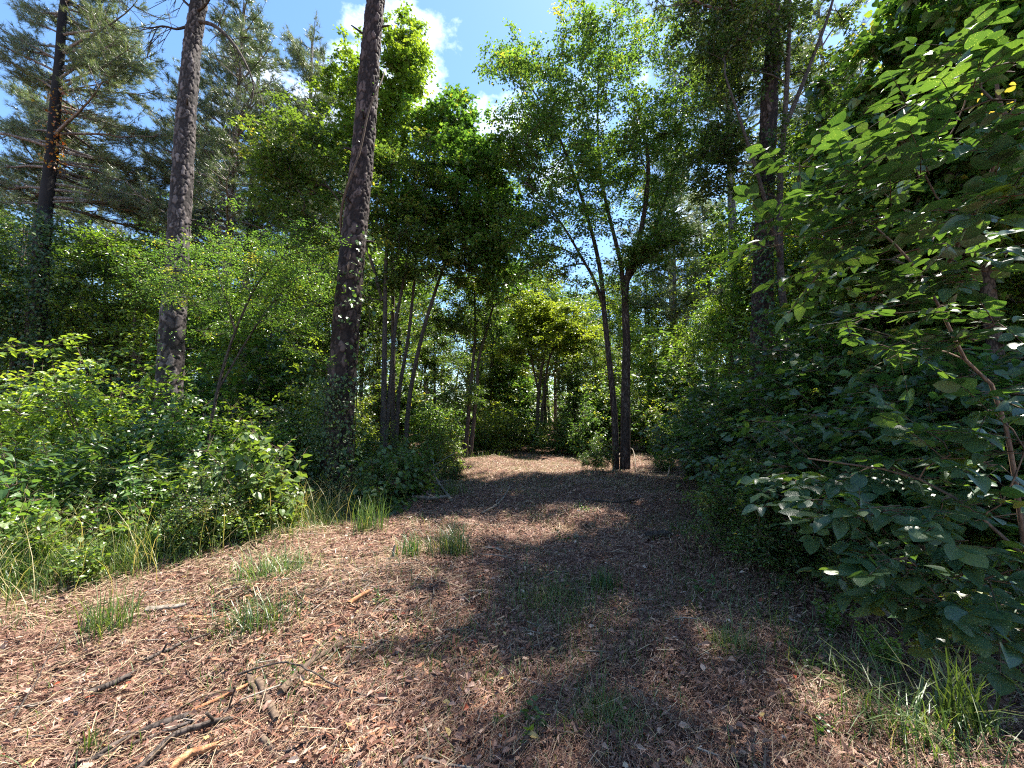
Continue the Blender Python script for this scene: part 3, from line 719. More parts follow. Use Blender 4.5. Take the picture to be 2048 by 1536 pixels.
def ground_grass():
    n = 190000
    x, y, r = scatter(n, 1.2, 20, 1.0, rgl, -75, 60)
    L, Rr = edge_left(y), edge_right(y)
    dl = x - L; m1 = np.where(dl > 0, np.clip(1.0 - dl / 1.5, 0, 1) ** 1.6, np.clip(1.1 + dl / 2.5, 0, 1)) * (y < 16) * (.35 + .65 * pn(x, y, 9))                     # along the left verge
    m2 = .35 * np.clip(1 - np.abs(x - Rr) / .7, 0, 1)
    pat = .5 + .5 * np.sin(x * 2.1 + 2 * np.sin(y * .9)) * np.sin(y * 1.9 + x)
    m3 = .9 * np.exp(-((x - .45) ** 2 / .10 + (y - 3.6) ** 2 / .35)) + .45 * np.exp(-((x - .6) ** 2 / .3 + (y - 3.0) ** 2 / .5))
    m4 = .8 * (y > 9) * (y < 17) * (pat > .35) + .05 * (pat > .75)
    m5 = np.zeros(n)
    for tx, ty, tr in TUFTS: m5 = np.maximum(m5, .75 * np.exp(-((x - tx) ** 2 + (y - ty) ** 2) / (2 * (2.2 * tr) ** 2)))
    p = np.maximum.reduce([m1 * .8, m2 * .6, m3, m4 * .7, m5, .07 + .45 * np.clip((pn(x, y, 12) - .55) / .3, 0, 1)]) * .8; k = rgl.random(n) < p; x, y, r = x[k], y[k], r[k]
    so = Soup(); H = rgl.uniform(.03, .16, len(x)) * (1 + 1.3 * np.clip(1 - (x - edge_left(y)) / .8, 0, 1.2))
    W = .0045
    blades(so, np.stack([x, y, gh(x, y)], 1), H, rgl, W=W)
    n = 26000; y = 3.0 + 11 * rgl.random(n) ** 1.7; x = edge_left(y) + rgl.normal(-.05, .55, n); k = rgl.random(n) < .15 + .85 * pn(x, y, 15); x, y = x[k], y[k]
    f = np.clip(1 - (x - edge_left(y) + .1) / 1.1, .15, 1)
    blades(so, np.stack([x, y, gh(x, y)], 1), rgl.uniform(.10, .46, len(x)) * f, rgl, W=.0055, lean=.6)
    n = 1500; y = 3.2 + 8 * rgl.random(n) ** 1.6; x = edge_left(y) + rgl.normal(-.35, .6, n)
    blades(so, np.stack([x, y, gh(x, y)], 1), rgl.uniform(.4, .95, n), rgl, W=.004, lean=.7, rnd=rgl.uniform(.85, 1, n))
    n = 3400; y = 1.8 + 7 * rgl.random(n) ** 1.4; x = edge_right(y) + rgl.normal(.05, .35, n); k = rgl.random(n) < pn(x, y, 17); x, y = x[k], y[k]
    blades(so, np.stack([x, y, gh(x, y)], 1), rgl.uniform(.06, .26, len(x)), rgl, W=.005, lean=.6)
    tag(link('grass', so.mesh('grass', M['grass'], smooth=False)), 'short sparse green and straw coloured grass', 'grass', kind='stuff')
def grass_tuft(label, px, py, h, n, rad, mat='grass', lean=.5, W=.007, seed=0, group=None):
    h *= 1.35; n = int(n * 1.5)
    rg = np.random.default_rng(seed + 900); d = 1280 / (py - 838); b = ground_at(px, d)
    TUFTS.append((b[0], b[1], rad)); P = np.zeros((n, 3)); P[:, :2] = rg.normal(0, rad * 1.25, (n, 2))
    so = Soup(); blades(so, P, h * rg.uniform(.45, 1.1, n), rg, W=W, lean=lean)
    tag(link('grass_tuft', so.mesh('grass_tuft', M[mat], smooth=False), None, b), label, 'grass tuft', group)
grass_tuft('dark green fan of grass blades leaning right beside the left wheel rut', 905, 1100, .32, 190, .09, 'grass_dark', .6, seed=1)
grass_tuft('thin green grass tuft just left of the dark leaning fan of grass', 830, 1105, .26, 90, .07, 'grass', .5, seed=2)
grass_tuft('bright sunlit grass clump at the edge of the left verge weeds', 350, 1110, .42, 260, .17, 'grass', .55, seed=3)
grass_tuft('sprawling dark grass clump in the left foreground litter', 545, 1235, .24, 130, .10, 'grass_dark', .75, seed=4)
grass_tuft('low soft green grass mound in the middle of the track', 1110, 1180, .13, 420, .20, 'grass', .6, .004, seed=5)
grass_tuft('low yellowish mossy grass mound in the near centre foreground', 1200, 1395, .08, 330, .075, 'grass', .6, .0035, seed=6)
grass_tuft('tall upright dark grass clump under the right bank leaves', 1870, 1440, .42, 50, .05, 'grass_dark', .35, .010, seed=7)
grass_tuft('arching pale streaked grass clump in the lower right corner', 1790, 1450, .25, 60, .09, 'grass', .9, .006, seed=8)
grass_tuft('upright grass tuft at the foot of the vine clad pine', 745, 1060, .38, 110, .09, 'grass', .35, seed=9)
grass_tuft('grass tuft near the end of the sunny far strip, left side', 905, 985, .35, 110, .14, 'grass', .5, seed=10)
grass_tuft('grass tuft on the left verge below the tall weeds', 190, 1150, .34, 170, .16, 'grass_dark', .6, seed=11)
grass_tuft('wispy grass tuft at the left picture edge', 30, 1190, .36, 170, .15, 'grass', .6, seed=12)
grass_tuft('grass tuft beside the red earth hollow in the left foreground', 255, 1250, .26, 90, .07, 'grass', .5, seed=13)
grass_tuft('small dark tuft on the right half of the track', 1205, 1155, .20, 80, .06, 'grass_dark', .4, seed=14)
grass_tuft('green grass tuft in front of the left verge, right of the sunlit clump', 560, 1160, .26, 150, .13, 'grass', .8, seed=15)
grass_tuft('tiny bright grass sprig at the bottom left of the foreground', 235, 1440, .14, 16, .02, 'grass', .3, seed=16)
grass_tuft('pale dry grass tuft at the left foot of the right bank', 1440, 1290, .13, 130, .06, 'grass', .5, .003, seed=17)

ground_grass()
# ------------------------------------------------------------------ fallen wood
def stick(name, label, cat, pts, r0, r1, mat, seed, side=0, group=None, sides=9, pts3d=None):
    rg = np.random.default_rng(seed)
    P = np.array([ground_at(px, 1280 / (py - 838)) + np.array([0, 0, h + .030]) for px, py, h in pts]) if pts3d is None else np.array(pts3d)
    r0 *= 1.35; r1 *= 1.35; b = P[0].copy(); P = smooth_path(P - b, .05); P += rg.normal(0, .003, P.shape)
    t = np.linspace(0, 1, len(P)); r = (r0 + (r1 - r0) * t) * (1 + rg.normal(0, .06, len(P)))
    so = Soup(); tube(so, P, r, 12 if r0 > .02 else sides, rough=rg)
    for i in range(side):
        k = int(rg.uniform(.2, .9) * (len(P) - 1)); d = unit(rg.normal(size=3) + np.array([0, 0, .6])); l = rg.uniform(.08, .3) * (np.linalg.norm(P[-1]))
        tube(so, smooth_path([P[k], P[k] + d * l * .5 + rg.normal(0, .01, 3), P[k] + d * l], .06), np.array([r[k] * .5]), 5)
    return tag(link(name, so.mesh(name, M[mat]), None, b), label, cat, group)
stick('fallen_stick', 'straight grey brown stick pointing up the track from the split wood pieces', 'stick', [(590, 1385, .03), (640, 1330, .03), (715, 1270, .02)], .014, .009, 'twig', 1)
stick('log_piece', 'short splintered grey brown wood piece lying at the foot of the straight stick', 'wood piece', [(545, 1355, .03), (582, 1425, .02)], .013, .010, 'twig', 2)
stick('log_piece', 'second splintered wood piece, darker, left of the grey one', 'wood piece', [(528, 1340, .03), (552, 1405, .015)], .010, .008, 'twig', 3)
stick('log_piece', 'dark rounded bark log chunk in the left foreground straw', 'wood piece', [(240, 1355, .02), (300, 1335, .03)], .016, .012, 'bark_dark', 4)
stick('fallen_stick', 'dark forked stick beside the red earth hollow', 'stick', [(335, 1305, .02), (400, 1275, .03), (445, 1258, .02)], .011, .006, 'bark_dark', 5, 2)
stick('log_piece', 'orange rotten wood chunk at the bottom edge, broken open', 'wood piece', [(385, 1515, .02), (425, 1490, .035), (470, 1480, .03)], .014, .010, 'rot', 6)
stick('log_piece', 'dark curved root lying above the orange rotten chunk', 'wood piece', [(330, 1505, .01), (400, 1455, .05), (490, 1425, .02)], .013, .010, 'bark_dark', 7, 1)
stick('log_piece', 'bright tan wood splinter on the right end of the split wood pieces', 'wood piece', [(635, 1365, .02), (682, 1372, .02)], .009, .006, 'rot', 8)
stick('log_piece', 'long orange tan splinter left of the split wood pieces', 'wood piece', [(430, 1392, .02), (520, 1365, .03)], .009, .006, 'rot', 9)
stick('twig', 'long thin bent twig crossing the centre foreground litter', 'twig', [(510, 1342, .05), (600, 1345, .07), (700, 1372, .04), (810, 1395, .02)], .004, .003, 'bark_dark', 10, 1, sides=5)
stick('twig', 'thin twig rising from the lower left straw', 'twig', [(90, 1405, .02), (130, 1350, .08), (165, 1310, .16)], .004, .002, 'bark_dark', 11, 1, sides=5)
stick('twig', 'pale twig lying at the bottom edge of the picture', 'twig', [(860, 1500, .02), (960, 1512, .02)], .005, .004, 'bark_pale', 12, sides=5)
stick('twig', 'upright broken stem in the centre of the near grass mound', 'twig', [(1150, 1190, 0), (1148, 1190, .14)], .008, .006, 'bark_dark', 13, sides=5)
stick('twig', 'small dark upright stub beside the brown rut', 'twig', [(795, 1110, 0), (797, 1108, .12)], .010, .007, 'bark_pale', 14, sides=5)
stick('log_piece', 'splintered orange stump remnant in the left half of the track', 'wood piece', [(715, 1205, .02), (745, 1190, .04)], .014, .010, 'rot', 15)
stick('fallen_branch', 'pale grey branch of the brush heap leaning out onto the track', 'fallen branch', [(905, 1000, .02), (880, 972, .10), (862, 945, .22)], .026, .014, 'bark_pale', 16, 3)
stick('fallen_branch', 'thin pale branch sticking out of the left side of the brush heap', 'fallen branch', [(845, 985, .02), (838, 950, .25), (850, 915, .5)], .018, .008, 'bark_pale', 17, 3)
stick('fallen_branch', 'low grey branch lying flat at the bottom of the brush heap', 'fallen branch', [(830, 1000, .03), (870, 1003, .06), (900, 995, .04)], .03, .018, 'bark_pale', 18, 2)
stick('fallen_branch', 'crooked dark branch at the top of the brush heap', 'fallen branch', [(850, 960, .1), (890, 955, .3), (910, 945, .2)], .016, .008, 'bark_dark', 19, 3)
stick('fallen_branch', 'low broken branch lying on the track near the brush heap', 'fallen branch', [(965, 1022, .02), (1000, 1005, .05), (1020, 990, .12)], .014, .006, 'bark_pale', 20, 3)
stick('fallen_branch', 'dark stick across the right side of the track', 'fallen branch', [(1170, 998, .03), (1230, 1004, .03), (1270, 1001, .02)], .02, .012, 'bark_dark', 21, 1)
stick('log_piece', 'short dark log on the right side of the track', 'wood piece', [(1288, 1075, .03), (1325, 1072, .03)], .03, .025, 'bark_dark', 22)
stick('fallen_branch', 'arched pale twig at the foot of the double trunked tree', 'fallen branch', [(1222, 945, 0), (1238, 925, .25), (1262, 920, .35), (1270, 950, .0)], .012, .008, 'bark_pale', 23, 1)
stick('fallen_branch', 'pale crooked branch standing on the ground right of the double trunked tree', 'fallen branch', [(1330, 955, 0), (1345, 935, .25), (1390, 920, .45)], .012, .005, 'bark_pale', 24, 3)
stick('fallen_branch', 'short grey limb half hidden under the near right bank leaves', 'fallen branch', [(1735, 1230, .05), (1715, 1195, .18), (1695, 1180, .30)], .03, .02, 'bark_pale', 25)
stick('fallen_branch', 'long dark stick buried in straw along the lower left rut', 'fallen branch', [(420, 1400, .015), (330, 1425, .02), (250, 1455, .02)], .012, .008, 'bark_dark', 26)

stick('log_piece', 'splintered tan wood sliver just above the bottom edge, left of centre', 'wood piece', [(700, 1478, .0), (770, 1455, .01)], .010, .006, 'rot', 31)
stick('log_piece', 'grey shredded wood sliver crossing the tan sliver near the bottom edge', 'wood piece', [(715, 1500, .0), (745, 1440, .01)], .009, .006, 'bark_pale', 32)
stick('log_piece', 'dark bark strip left of the shredded wood slivers', 'wood piece', [(610, 1470, .0), (680, 1452, .0)], .012, .008, 'bark_dark', 33)
stick('log_piece', 'brown bark strip right under the split wood pieces', 'wood piece', [(560, 1450, .0), (600, 1492, .0)], .010, .008, 'twig', 34)
stick('log_piece', 'weathered wood flake lying over the red earth hollow', 'wood piece', [(325, 1225, .02), (395, 1218, .03)], .014, .010, 'bark_pale', 35)
stick('log_piece', 'rust coloured rotten flake at the right end of the red earth hollow', 'wood piece', [(400, 1232, .0), (450, 1222, .0)], .016, .010, 'rot', 36)
stick('fallen_stick', 'long dark half buried stick running along the left wheel rut', 'stick', [(180, 1470, -.01), (330, 1440, .0), (470, 1405, .0), (560, 1368, -.01)], .010, .007, 'bark_dark', 37, 2)
stick('twig', 'curved straw coloured stalk lying in the lower left corner', 'twig', [(20, 1395, .0), (150, 1370, .02), (250, 1335, .0)], .004, .003, 'bark_pale', 38, sides=5)
stick('fallen_stick', 'brown stick lying across the litter right of the near grass mound', 'stick', [(1330, 1420, -.01), (1420, 1432, .0), (1500, 1425, -.01)], .006, .004, 'twig', 39, 1)
# ------------------------------------------------------------------ the four big pines
def P3(lst): return [at(px, py, d) for px, py, d in lst]
def on_ground(p): p = np.array(p); p[2] = float(gh(p[0], p[1])) - .05; return p
def ext(pts, h, d=(0, 0)):
    p = np.array(pts[-1]); return pts + [p + np.array([d[0], d[1], h])]
c = P3([(668, 990, 7.8), (688, 700, 7.85), (706, 500, 7.9), (716, 400, 7.95), (730, 250, 8.0), (752, 0, 8.1)]); c[0] = on_ground(c[0])
pine('pine_tree', 'large brown pine trunk with climbing vines beside the track, left of centre', ext(c, 10, (.6, .2)), .285, .10, 21, 14.5, M['plate_brown'], blen=3.0, per=3, step=.7)
c = P3([(330, 960, 9.0), (337, 780, 9.0), (352, 560, 9.1), (366, 330, 9.2), (380, 150, 9.3), (398, 0, 9.4)]); c[0] = on_ground(c[0])
pine('pine_tree', 'straight grey pine trunk with a drooping dead limb, second from the left', ext(c, 10, (.7, .2)), .265, .10, 22, 14.2, M['plate_grey'], blen=3.0, per=3, step=.7)
c = P3([(60, 900, 14.0), (82, 520, 14.1), (104, 300, 14.3), (118, 130, 14.4), (130, 0, 14.5)]); c[0] = on_ground(c[0])
pine('pine_tree', 'leftmost tall pine with needle branches and ivy up its trunk', ext(c, 5, (.4, .1)), .30, .09, 23, 9.6, M['plate_grey'], blen=4.2, step=.52, zlim=9, per=5, dens=.8, az=(-.35, PI + .35))
c = P3([(1518, 900, 10.0), (1524, 640, 10.0), (1530, 400, 10.1), (1538, 200, 10.1), (1546, 0, 10.2)]); c[0] = on_ground(c[0])
pine('pine_tree', 'dark pine trunk rising behind the right bank saplings', ext(c, 10, (.2, .2)), .275, .10, 24, 12.6, M['plate_brown'], blen=3.5, per=3, step=.7, dens=.65)
# the dead limbs of the grey pine
def limb(name, label, pts, r0, seed, n=14):
    rg = np.random.default_rng(seed); P = smooth_path(pts, .12); b = P[0].copy(); P = P - b; so = Soup()
    t = np.linspace(0, 1, len(P)); tube(so, P, r0 * (1 - .8 * t), 7)
    for i in range(n):
        k = int(rg.uniform(.25, .98) * (len(P) - 1)); T = unit(P[min(k + 1, len(P) - 1)] - P[k - 1]); d = unit(T * .6 + rg.normal(0, .6, 3) + np.array([0, 0, -.25])); l = rg.uniform(.3, .9)
        q = smooth_path([P[k], P[k] + d * l * .5, P[k] + d * l + np.array([0, 0, -.1 * l])], .15); tube(so, q, np.linspace(r0 * .25, .004, len(q)), 4)
        for _ in range(2):
            e = q[-1] + unit(d + rg.normal(0, .6, 3)) * l * .4; tube(so, [q[len(q) // 2], e], [.006, .003], 3)
    return so, b
grey = [o for o in S.objects if o.name.startswith('pine_tree') and 'drooping' in str(o.get('label'))][0]
for pts in ([(392, 42, 9.35), (430, 52, 9.2), (465, 85, 9.1), (490, 125, 9.0), (507, 170, 9.0), (500, 215, 9.0)],
            [(378, 52, 9.35), (352, 58, 9.2), (325, 52, 9.1), (285, 60, 9.0)],
            [(396, 22, 9.3), (415, 5, 9.1), (440, -40, 9.0)], [(388, 18, 9.3), (368, 2, 9.2), (340, -40, 9.1)]):
    so, b = limb('branch', None, P3(pts), .05 if pts[0][0] == 392 else .035, 5)
    o = link('dead_branch', so.mesh('dead_branch', M['bark_dark']), grey); o.location = Vector(b) - grey.location

# ------------------------------------------------------------------ the individual broadleaf trees
def stem(lst, r0, r1, fork=False, g=True):
    p = P3(lst)
    if g: p[0] = on_ground(p[0])
    return (p, r0, r1, fork)
D = 12.8
tree('elm_tree', 'tall double trunked tree with airy crown at the right end of the track', 'tree',
     [stem([(1250, 935, D), (1251, 800, D), (1253, 680, D), (1250, 600, D), (1257, 545, D), (1278, 480, D), (1292, 400, D), (1296, 320, D), (1284, 250, D), (1268, 180, D)], .165, .03),
      stem([(1232, 938, D), (1228, 820, D), (1216, 700, D), (1208, 620, D), (1203, 560, D), (1190, 490, D), (1165, 400, D), (1140, 330, D), (1108, 250, D), (1072, 190, D), (1030, 130, D)], .115, .02),
      stem([(1207, 610, D), (1186, 555, D - .3), (1163, 515, D - .6), (1125, 450, D - .9), (1070, 380, D - 1.0)], .06, .02, True, False),
      stem([(1248, 590, D), (1240, 520, D + .2), (1218, 430, D + .5), (1200, 340, D + .7), (1195, 220, D + .9), (1200, 100, D + 1)], .085, .02, True, False),
      stem([(1262, 535, D), (1300, 505, D - .3), (1350, 480, D - .6), (1400, 470, D - .9)], .05, .015, True, False),
      stem([(1256, 560, D), (1290, 500, D + .5), (1330, 400, D + .8), (1360, 280, D + 1.2), (1370, 150, D + 1.4)], .07, .02, True, False)],
     [pb(1195, 300, D, 180, 160, 260), pb(1060, 230, D - .4, 85, 120, 95), pb(1180, 130, D + .4, 110, 100, 110), pb(1010, 150, D, 50, 30, 8), pb(1045, 100, D, 22, 50, 8), pb(1035, 340, D - .3, 50, 80, 34),
      pb(1340, 300, D + .6, 125, 160, 150), pb(1110, 430, D - .6, 110, 90, 90), pb(1345, 490, D - .5, 110, 60, 70), pb(1200, 520, D - .3, 120, 60, 50), pb(1300, 70, D + 1, 110, 70, 60), pb(1085, 500, D - .7, 60, 50, 28)],
     31, M['bark_red'], M['leaf_mid'], per=42, rad=.38, flat=.45, size=.098, tpl='rhomb', zmin=3.6)
D = 13.2
tree('oak_tree', 'dense dark green oak group with three slim trunks behind the vine clad pine', 'tree',
     [stem([(766, 905, D), (769, 700, D), (771, 560, D), (773, 470, D), (765, 380, D)], .115, .04),
      stem([(768, 900, D), (790, 660, D + .2), (800, 600, D + .2), (816, 500, D + .3), (822, 400, D + .4)], .08, .03),
      stem([(764, 600, D), (735, 500, D - .2), (690, 420, D - .4), (640, 350, D - .2)], .06, .02, True, False)],
     [pb(800, 400, D, 120, 120, 150), pb(660, 400, D + .3, 130, 110, 130), pb(600, 300, D + .4, 90, 90, 80), pb(860, 500, D, 110, 80, 90), pb(760, 560, D + .6, 80, 50, 40)],
     32, M['bark_dark'], M['leaf_mid'], per=42, rad=.40, size=.12, tpl='oak', zmin=3.4)
D = 14.0
tree('gum_tree', 'dark gum tree with two leaning stems, right of the three slim trunks', 'tree',
     [stem([(792, 900, D), (798, 790, D), (817, 670, D), (835, 500, D), (850, 380, D)], .085, .03),
      stem([(808, 900, D), (820, 790, D), (843, 675, D), (868, 590, D), (905, 470, D), (920, 330, D)], .095, .03)],
     [pb(930, 380, D, 100, 130, 150), pb(910, 250, D + .3, 75, 60, 60), pb(985, 340, D, 55, 90, 50), pb(1010, 470, D + .3, 50, 60, 40), pb(960, 500, D, 80, 90, 90), pb(870, 420, D + .5, 90, 90, 70)],
     33, M['bark_dark'], M['leaf_mid'], per=40, rad=.40, size=.13, tpl='star', zmin=4.0)
tree('gum_tree', 'bright yellow green tree crown lit up just right of the vine clad pine', 'tree',
     [stem([(786, 905, 15.5), (786, 600, 15.5), (782, 400, 15.5), (784, 300, 15.5), (790, 150, 15.5)], .10, .03)],
     [pb(800, 180, 15.5, 60, 110, 120), pb(730, 260, 15.8, 70, 130, 90), pb(690, 160, 16, 60, 70, 45), pb(820, 300, 15.5, 80, 60, 60), pb(810, 90, 15.5, 35, 40, 20)],
     34, M['bark_dark'], M['leaf_bright'], per=46, rad=.40, size=.125, tpl='star', zmin=6)
D = 16.6
tree('young_tree', 'pair of slim dark stems at the left end of the sunny strip', 'tree',
     [stem([(930, 910, D), (940, 790, D), (950, 670, D), (948, 560, D)], .10, .03),
      stem([(940, 912, D), (954, 773, D), (957, 722, D), (978, 643, D), (1000, 560, D)], .09, .03),
      stem([(938, 870, D), (915, 840, D - .2), (905, 800, D - .3)], .03, .01, True, False)],
     [pb(960, 600, D, 80, 60, 90), pb(900, 650, D - .3, 60, 50, 45), pb(1010, 540, D, 50, 50, 35), pb(900, 790, D - .6, 50, 22, 18)],
     35, M['bark_dark'], M['leaf_mid'], per=60, rad=.42, size=.10, tpl='rhomb', zmin=1.5)
D = 21
tree('young_tree', 'sunlit fan shaped tree glowing yellow green beyond the clearing', 'tree',
     [stem([(1074, 900, D), (1077, 790, D), (1088, 712, D), (1105, 640, D)], .13, .04),
      stem([(1078, 903, D), (1094, 740, D), (1110, 690, D), (1135, 615, D)], .09, .03),
      stem([(1076, 780, D), (1060, 700, D), (1050, 620, D)], .06, .03, True, False)],
     [pb(1095, 640, D, 85, 65, 150), pb(1150, 680, D - .4, 45, 30, 30), pb(1040, 700, D - .3, 45, 25, 26)],
     36, M['bark_dark'], M['leaf_bright'], per=46, rad=.45, size=.15, flat=.35, tpl='rhomb', zmin=3)
D = 9.4
tree('gum_tree', 'tall shady tree whose dark leaves hang round the right hand pine trunk', 'tree',
     [stem([(1590, 900, D), (1578, 700, D), (1562, 560, D), (1560, 380, D), (1572, 200, D), (1578, 60, D), (1580, -80, D)], .10, .04),
      stem([(1562, 520, D), (1530, 400, D - .5), (1500, 300, D - .8), (1450, 150, D - .9)], .05, .02, True, False),
      stem([(1572, 250, D), (1620, 130, D), (1660, 20, D), (1690, -100, D)], .06, .02, True, False)],
     [pb(1450, 130, D + .9, 110, 110, 75), pb(1440, 330, D + .8, 75, 110, 60), pb(1600, 40, D + 1.2, 130, 90, 45), pb(1660, 250, D + .6, 80, 150, 45), pb(1500, 60, D - .6, 60, 60, 20), pb(1450, -60, D, 150, 80, 45), pb(1600, -180, D, 220, 120, 50)],
     37, M['bark_dark'], M['leaf_dark'], per=46, rad=.36, size=.098, tpl='rhomb', zmin=2.5)
# the arching elm sapling between the grey pine and the vine clad pine
D = 7.6
tree('elm_sapling', 'arching thin branched sapling between the grey pine and the vine clad pine', 'small tree',
     [stem([(395, 960, D), (440, 760, D), (480, 640, D), (520, 560, D), (575, 510, D - .2), (640, 500, D - .3)], .035, .01),
      stem([(430, 790, D), (520, 640, D + .1), (590, 560, D), (650, 540, D)], .022, .008, True, False),
      stem([(440, 760, D), (400, 640, D), (370, 560, D), (340, 520, D - .1)], .024, .008, True, False),
      stem([(470, 660, D), (440, 560, D), (430, 500, D)], .02, .006, True, False)],
     [pb(520, 520, D, 120, 40, 55), pb(620, 560, D - .1, 60, 60, 30), pb(370, 560, D - .1, 70, 60, 36), pb(450, 620, D + .2, 130, 60, 30), pb(590, 640, D, 60, 50, 18)],
     38, M['bark_dark'], M['leaf_mid'], per=60, rad=.26, flat=.35, size=.042, tpl='rhomb', zmin=1.2, tip_r=.003)
# vine tower and shade trees on the right
D = 4.6
tree('vine_tree', 'dark tree smothered in hanging vine filling the upper right corner', 'tree',
     [stem([(2010, 1000, D), (1990, 700, D), (1950, 400, D), (1930, 200, D), (1950, 0, D)], .09, .04),
      stem([(1960, 430, D), (1860, 300, D), (1800, 200, D)], .05, .02, True, False)],
     [pb(1880, 170, D, 110, 100, 80), pb(1980, 260, D + .1, 130, 180, 110), pb(1790, 290, D + .1, 90, 95, 60), pb(2010, 40, D, 130, 100, 60), pb(1850, 480, D + .5, 170, 110, 80), pb(2120, 300, D, 130, 250, 70), pb(2000, -120, D, 150, 100, 50)],
     39, M['bark_dark'], M['leaf_mid'], per=58, rad=.30, size=.085, tpl='heart', droop=.6, zmin=1.5, tip_r=.004, twigs=6)

# ------------------------------------------------------------------ hero hickory saplings with compound leaves
def compound(sl, sw, p, d, L, rg, pairs=3, ls=.12, tpl='detail'):
    d = unit(d); up = np.array([0, 0, 1.]) + rg.normal(0, .15, 3); s = unit(np.cross(d, up)); n = unit(np.cross(s, d))
    t = np.linspace(0, 1, 6)[:, None]; R_ = p + d * L * t - np.array([0, 0, 1.]) * L * .10 * t ** 2
    tube(sw, R_, np.linspace(.0022, .0012, 6), 4, cap=False)
    P, D_, Nn, Sz = [], [], [], []
    f = lambda u: np.array([np.interp(u, t[:, 0], R_[:, k]) for k in range(3)])
    for i in range(pairs):
        u = .34 + .60 * i / max(1, pairs - 1) if pairs > 1 else .7
        for sg in (-1, 1):
            P.append(f(u)); D_.append(d * (.45 + .25 * rg.random()) + s * sg - n * .12 + rg.normal(0, .08, 3)); Nn.append(n + rg.normal(0, .32, 3)); Sz.append(ls * (.60 + .40 * (i + 1) / pairs) * rg.uniform(.7, 1.15))
    P.append(R_[-1]); D_.append(R_[-1] - R_[-2]); Nn.append(n + rg.normal(0, .15, 3)); Sz.append(ls * 1.15)
    P, D_, Nn, Sz = map(np.array, (P, D_, Nn, Sz)); V_ = np.clip(rg.normal(.4, .2) + rg.normal(0, .10, len(P)), 0, 1); kk = rg.random(len(P))
    for nm, q in (('detail', kk < .4), ('detail2', (kk >= .4) & (kk < .75)), ('detail3', kk >= .75)): put_leaves(sl, nm, P[q], D_[q], Nn[q], Sz[q], V_[q])
def hickory(label, stems, pts, seed, ls=.12, k=4, pairs=3, out=(-1, -.3, 0), L=.27):
    rg = np.random.default_rng(seed); A = np.array(pts); base = np.asarray(stems[0][0][0])
    ch = grow(stems, A, rg, .0035, 0.2, .2, .02, 2.2, .15, .6)
    sw = Soup(); wood(sw, [(p - base, r) for p, r in ch]); sl = Soup(); st = Soup()
    for a in A - base:
        for i in range(k):
            o = np.array(out) * rg.uniform(.3, 1.1) + rg.normal(0, .55, 3); o[2] = o[2] * .35 + .02
            compound(sl, st, a + rg.normal(0, .02, 3), o, L * rg.uniform(.8, 1.2), rg, pairs, ls)
    e = empty('hickory_sapling', base); tag(e, label, 'sapling')
    link('trunk', sw.mesh('trunk', M['twig']), e); link('leaf_stalks', st.mesh('leaf_stalks', M['twig']), e); link('foliage', sl.mesh('foliage', M['leaf_near'], smooth=True), e)
    return e
def gpt(x, y): return np.array([x, y, float(gh(x, y)) - .03])
low = [(1880, 1030, 1.60), (1790, 1120, 1.60), (1960, 1160, 1.60), (2000, 1290, 1.60), (1880, 1200, 1.60), (1720, 1040, 1.75), (1900, 910, 1.65), (1850, 860, 1.75), (2000, 1010, 1.60),
       (2060, 1120, 1.60), (1640, 1010, 2.05), (1590, 960, 2.35), (1760, 930, 1.95), (2050, 900, 1.60), (1980, 820, 1.65), (2080, 1260, 1.60), (1690, 960, 2.05), (2120, 1200, 1.60), (1950, 1240, 1.60), (1830, 1130, 1.65), (1780, 1020, 1.65), (1920, 1090, 1.75), (2010, 1200, 1.75), (1990, 930, 1.85), (1820, 960, 1.95), (1760, 1180, 1.85)]
hickory('near low sapling with large pale spotted compound leaves, lower right corner', [([gpt(2.35, 1.55), (2.2, 1.55, .7), (1.95, 1.6, 1.1), (1.7, 1.7, 1.35), (1.35, 1.85, 1.42)], .014, .004), ([(2.2, 1.55, .7), (1.9, 1.35, .95), (1.6, 1.3, 1.0)], .008, .003, True)],
        [at(*q) for q in low], 51, ls=.080, k=6, L=.2)
hi = [(1560, 470, 1.9), (1600, 330, 1.9), (1660, 400, 1.8), (1720, 340, 1.7), (1800, 290, 1.6), (1850, 350, 1.5), (1700, 480, 1.75), (1640, 540, 1.9), (1780, 430, 1.6), (1900, 230, 1.5), (1960, 150, 1.5),
      (2000, 300, 1.4), (1900, 420, 1.5), (1980, 420, 1.4), (2040, 120, 1.5), (2040, 380, 1.3), (1840, 560, 1.7), (1740, 600, 1.9), (1950, 560, 1.6), (2040, 240, 1.4), (1820, 210, 1.7), (1900, 680, 1.8), (1800, 700, 2.0), (1950, 90, 1.9), (1880, 130, 2.0), (1750, 520, 2.2), (1850, 460, 2.2), (1950, 480, 2.0), (1650, 450, 2.3), (1760, 380, 2.3), (1880, 300, 2.1), (1990, 650, 1.7), (2030, 500, 1.6), (1870, 620, 2.3), (1700, 650, 2.4)]
hickory('tall leaning sapling spreading large compound leaves over the upper right', [([gpt(2.75, 2.2), at(2010, 850, 2.0), at(1930, 720, 2.0), at(1860, 580, 1.95), at(1790, 490, 1.85), at(1700, 420, 1.8), at(1600, 380, 1.9)], .016, .004),
         ([at(1865, 585, 1.95), at(1920, 480, 1.6), at(1980, 350, 1.45), at(2030, 200, 1.4)], .013, .004, True)],
        [at(*q) for q in hi], 52, ls=.080, k=6, out=(-.7, -.4, 0), L=.21)

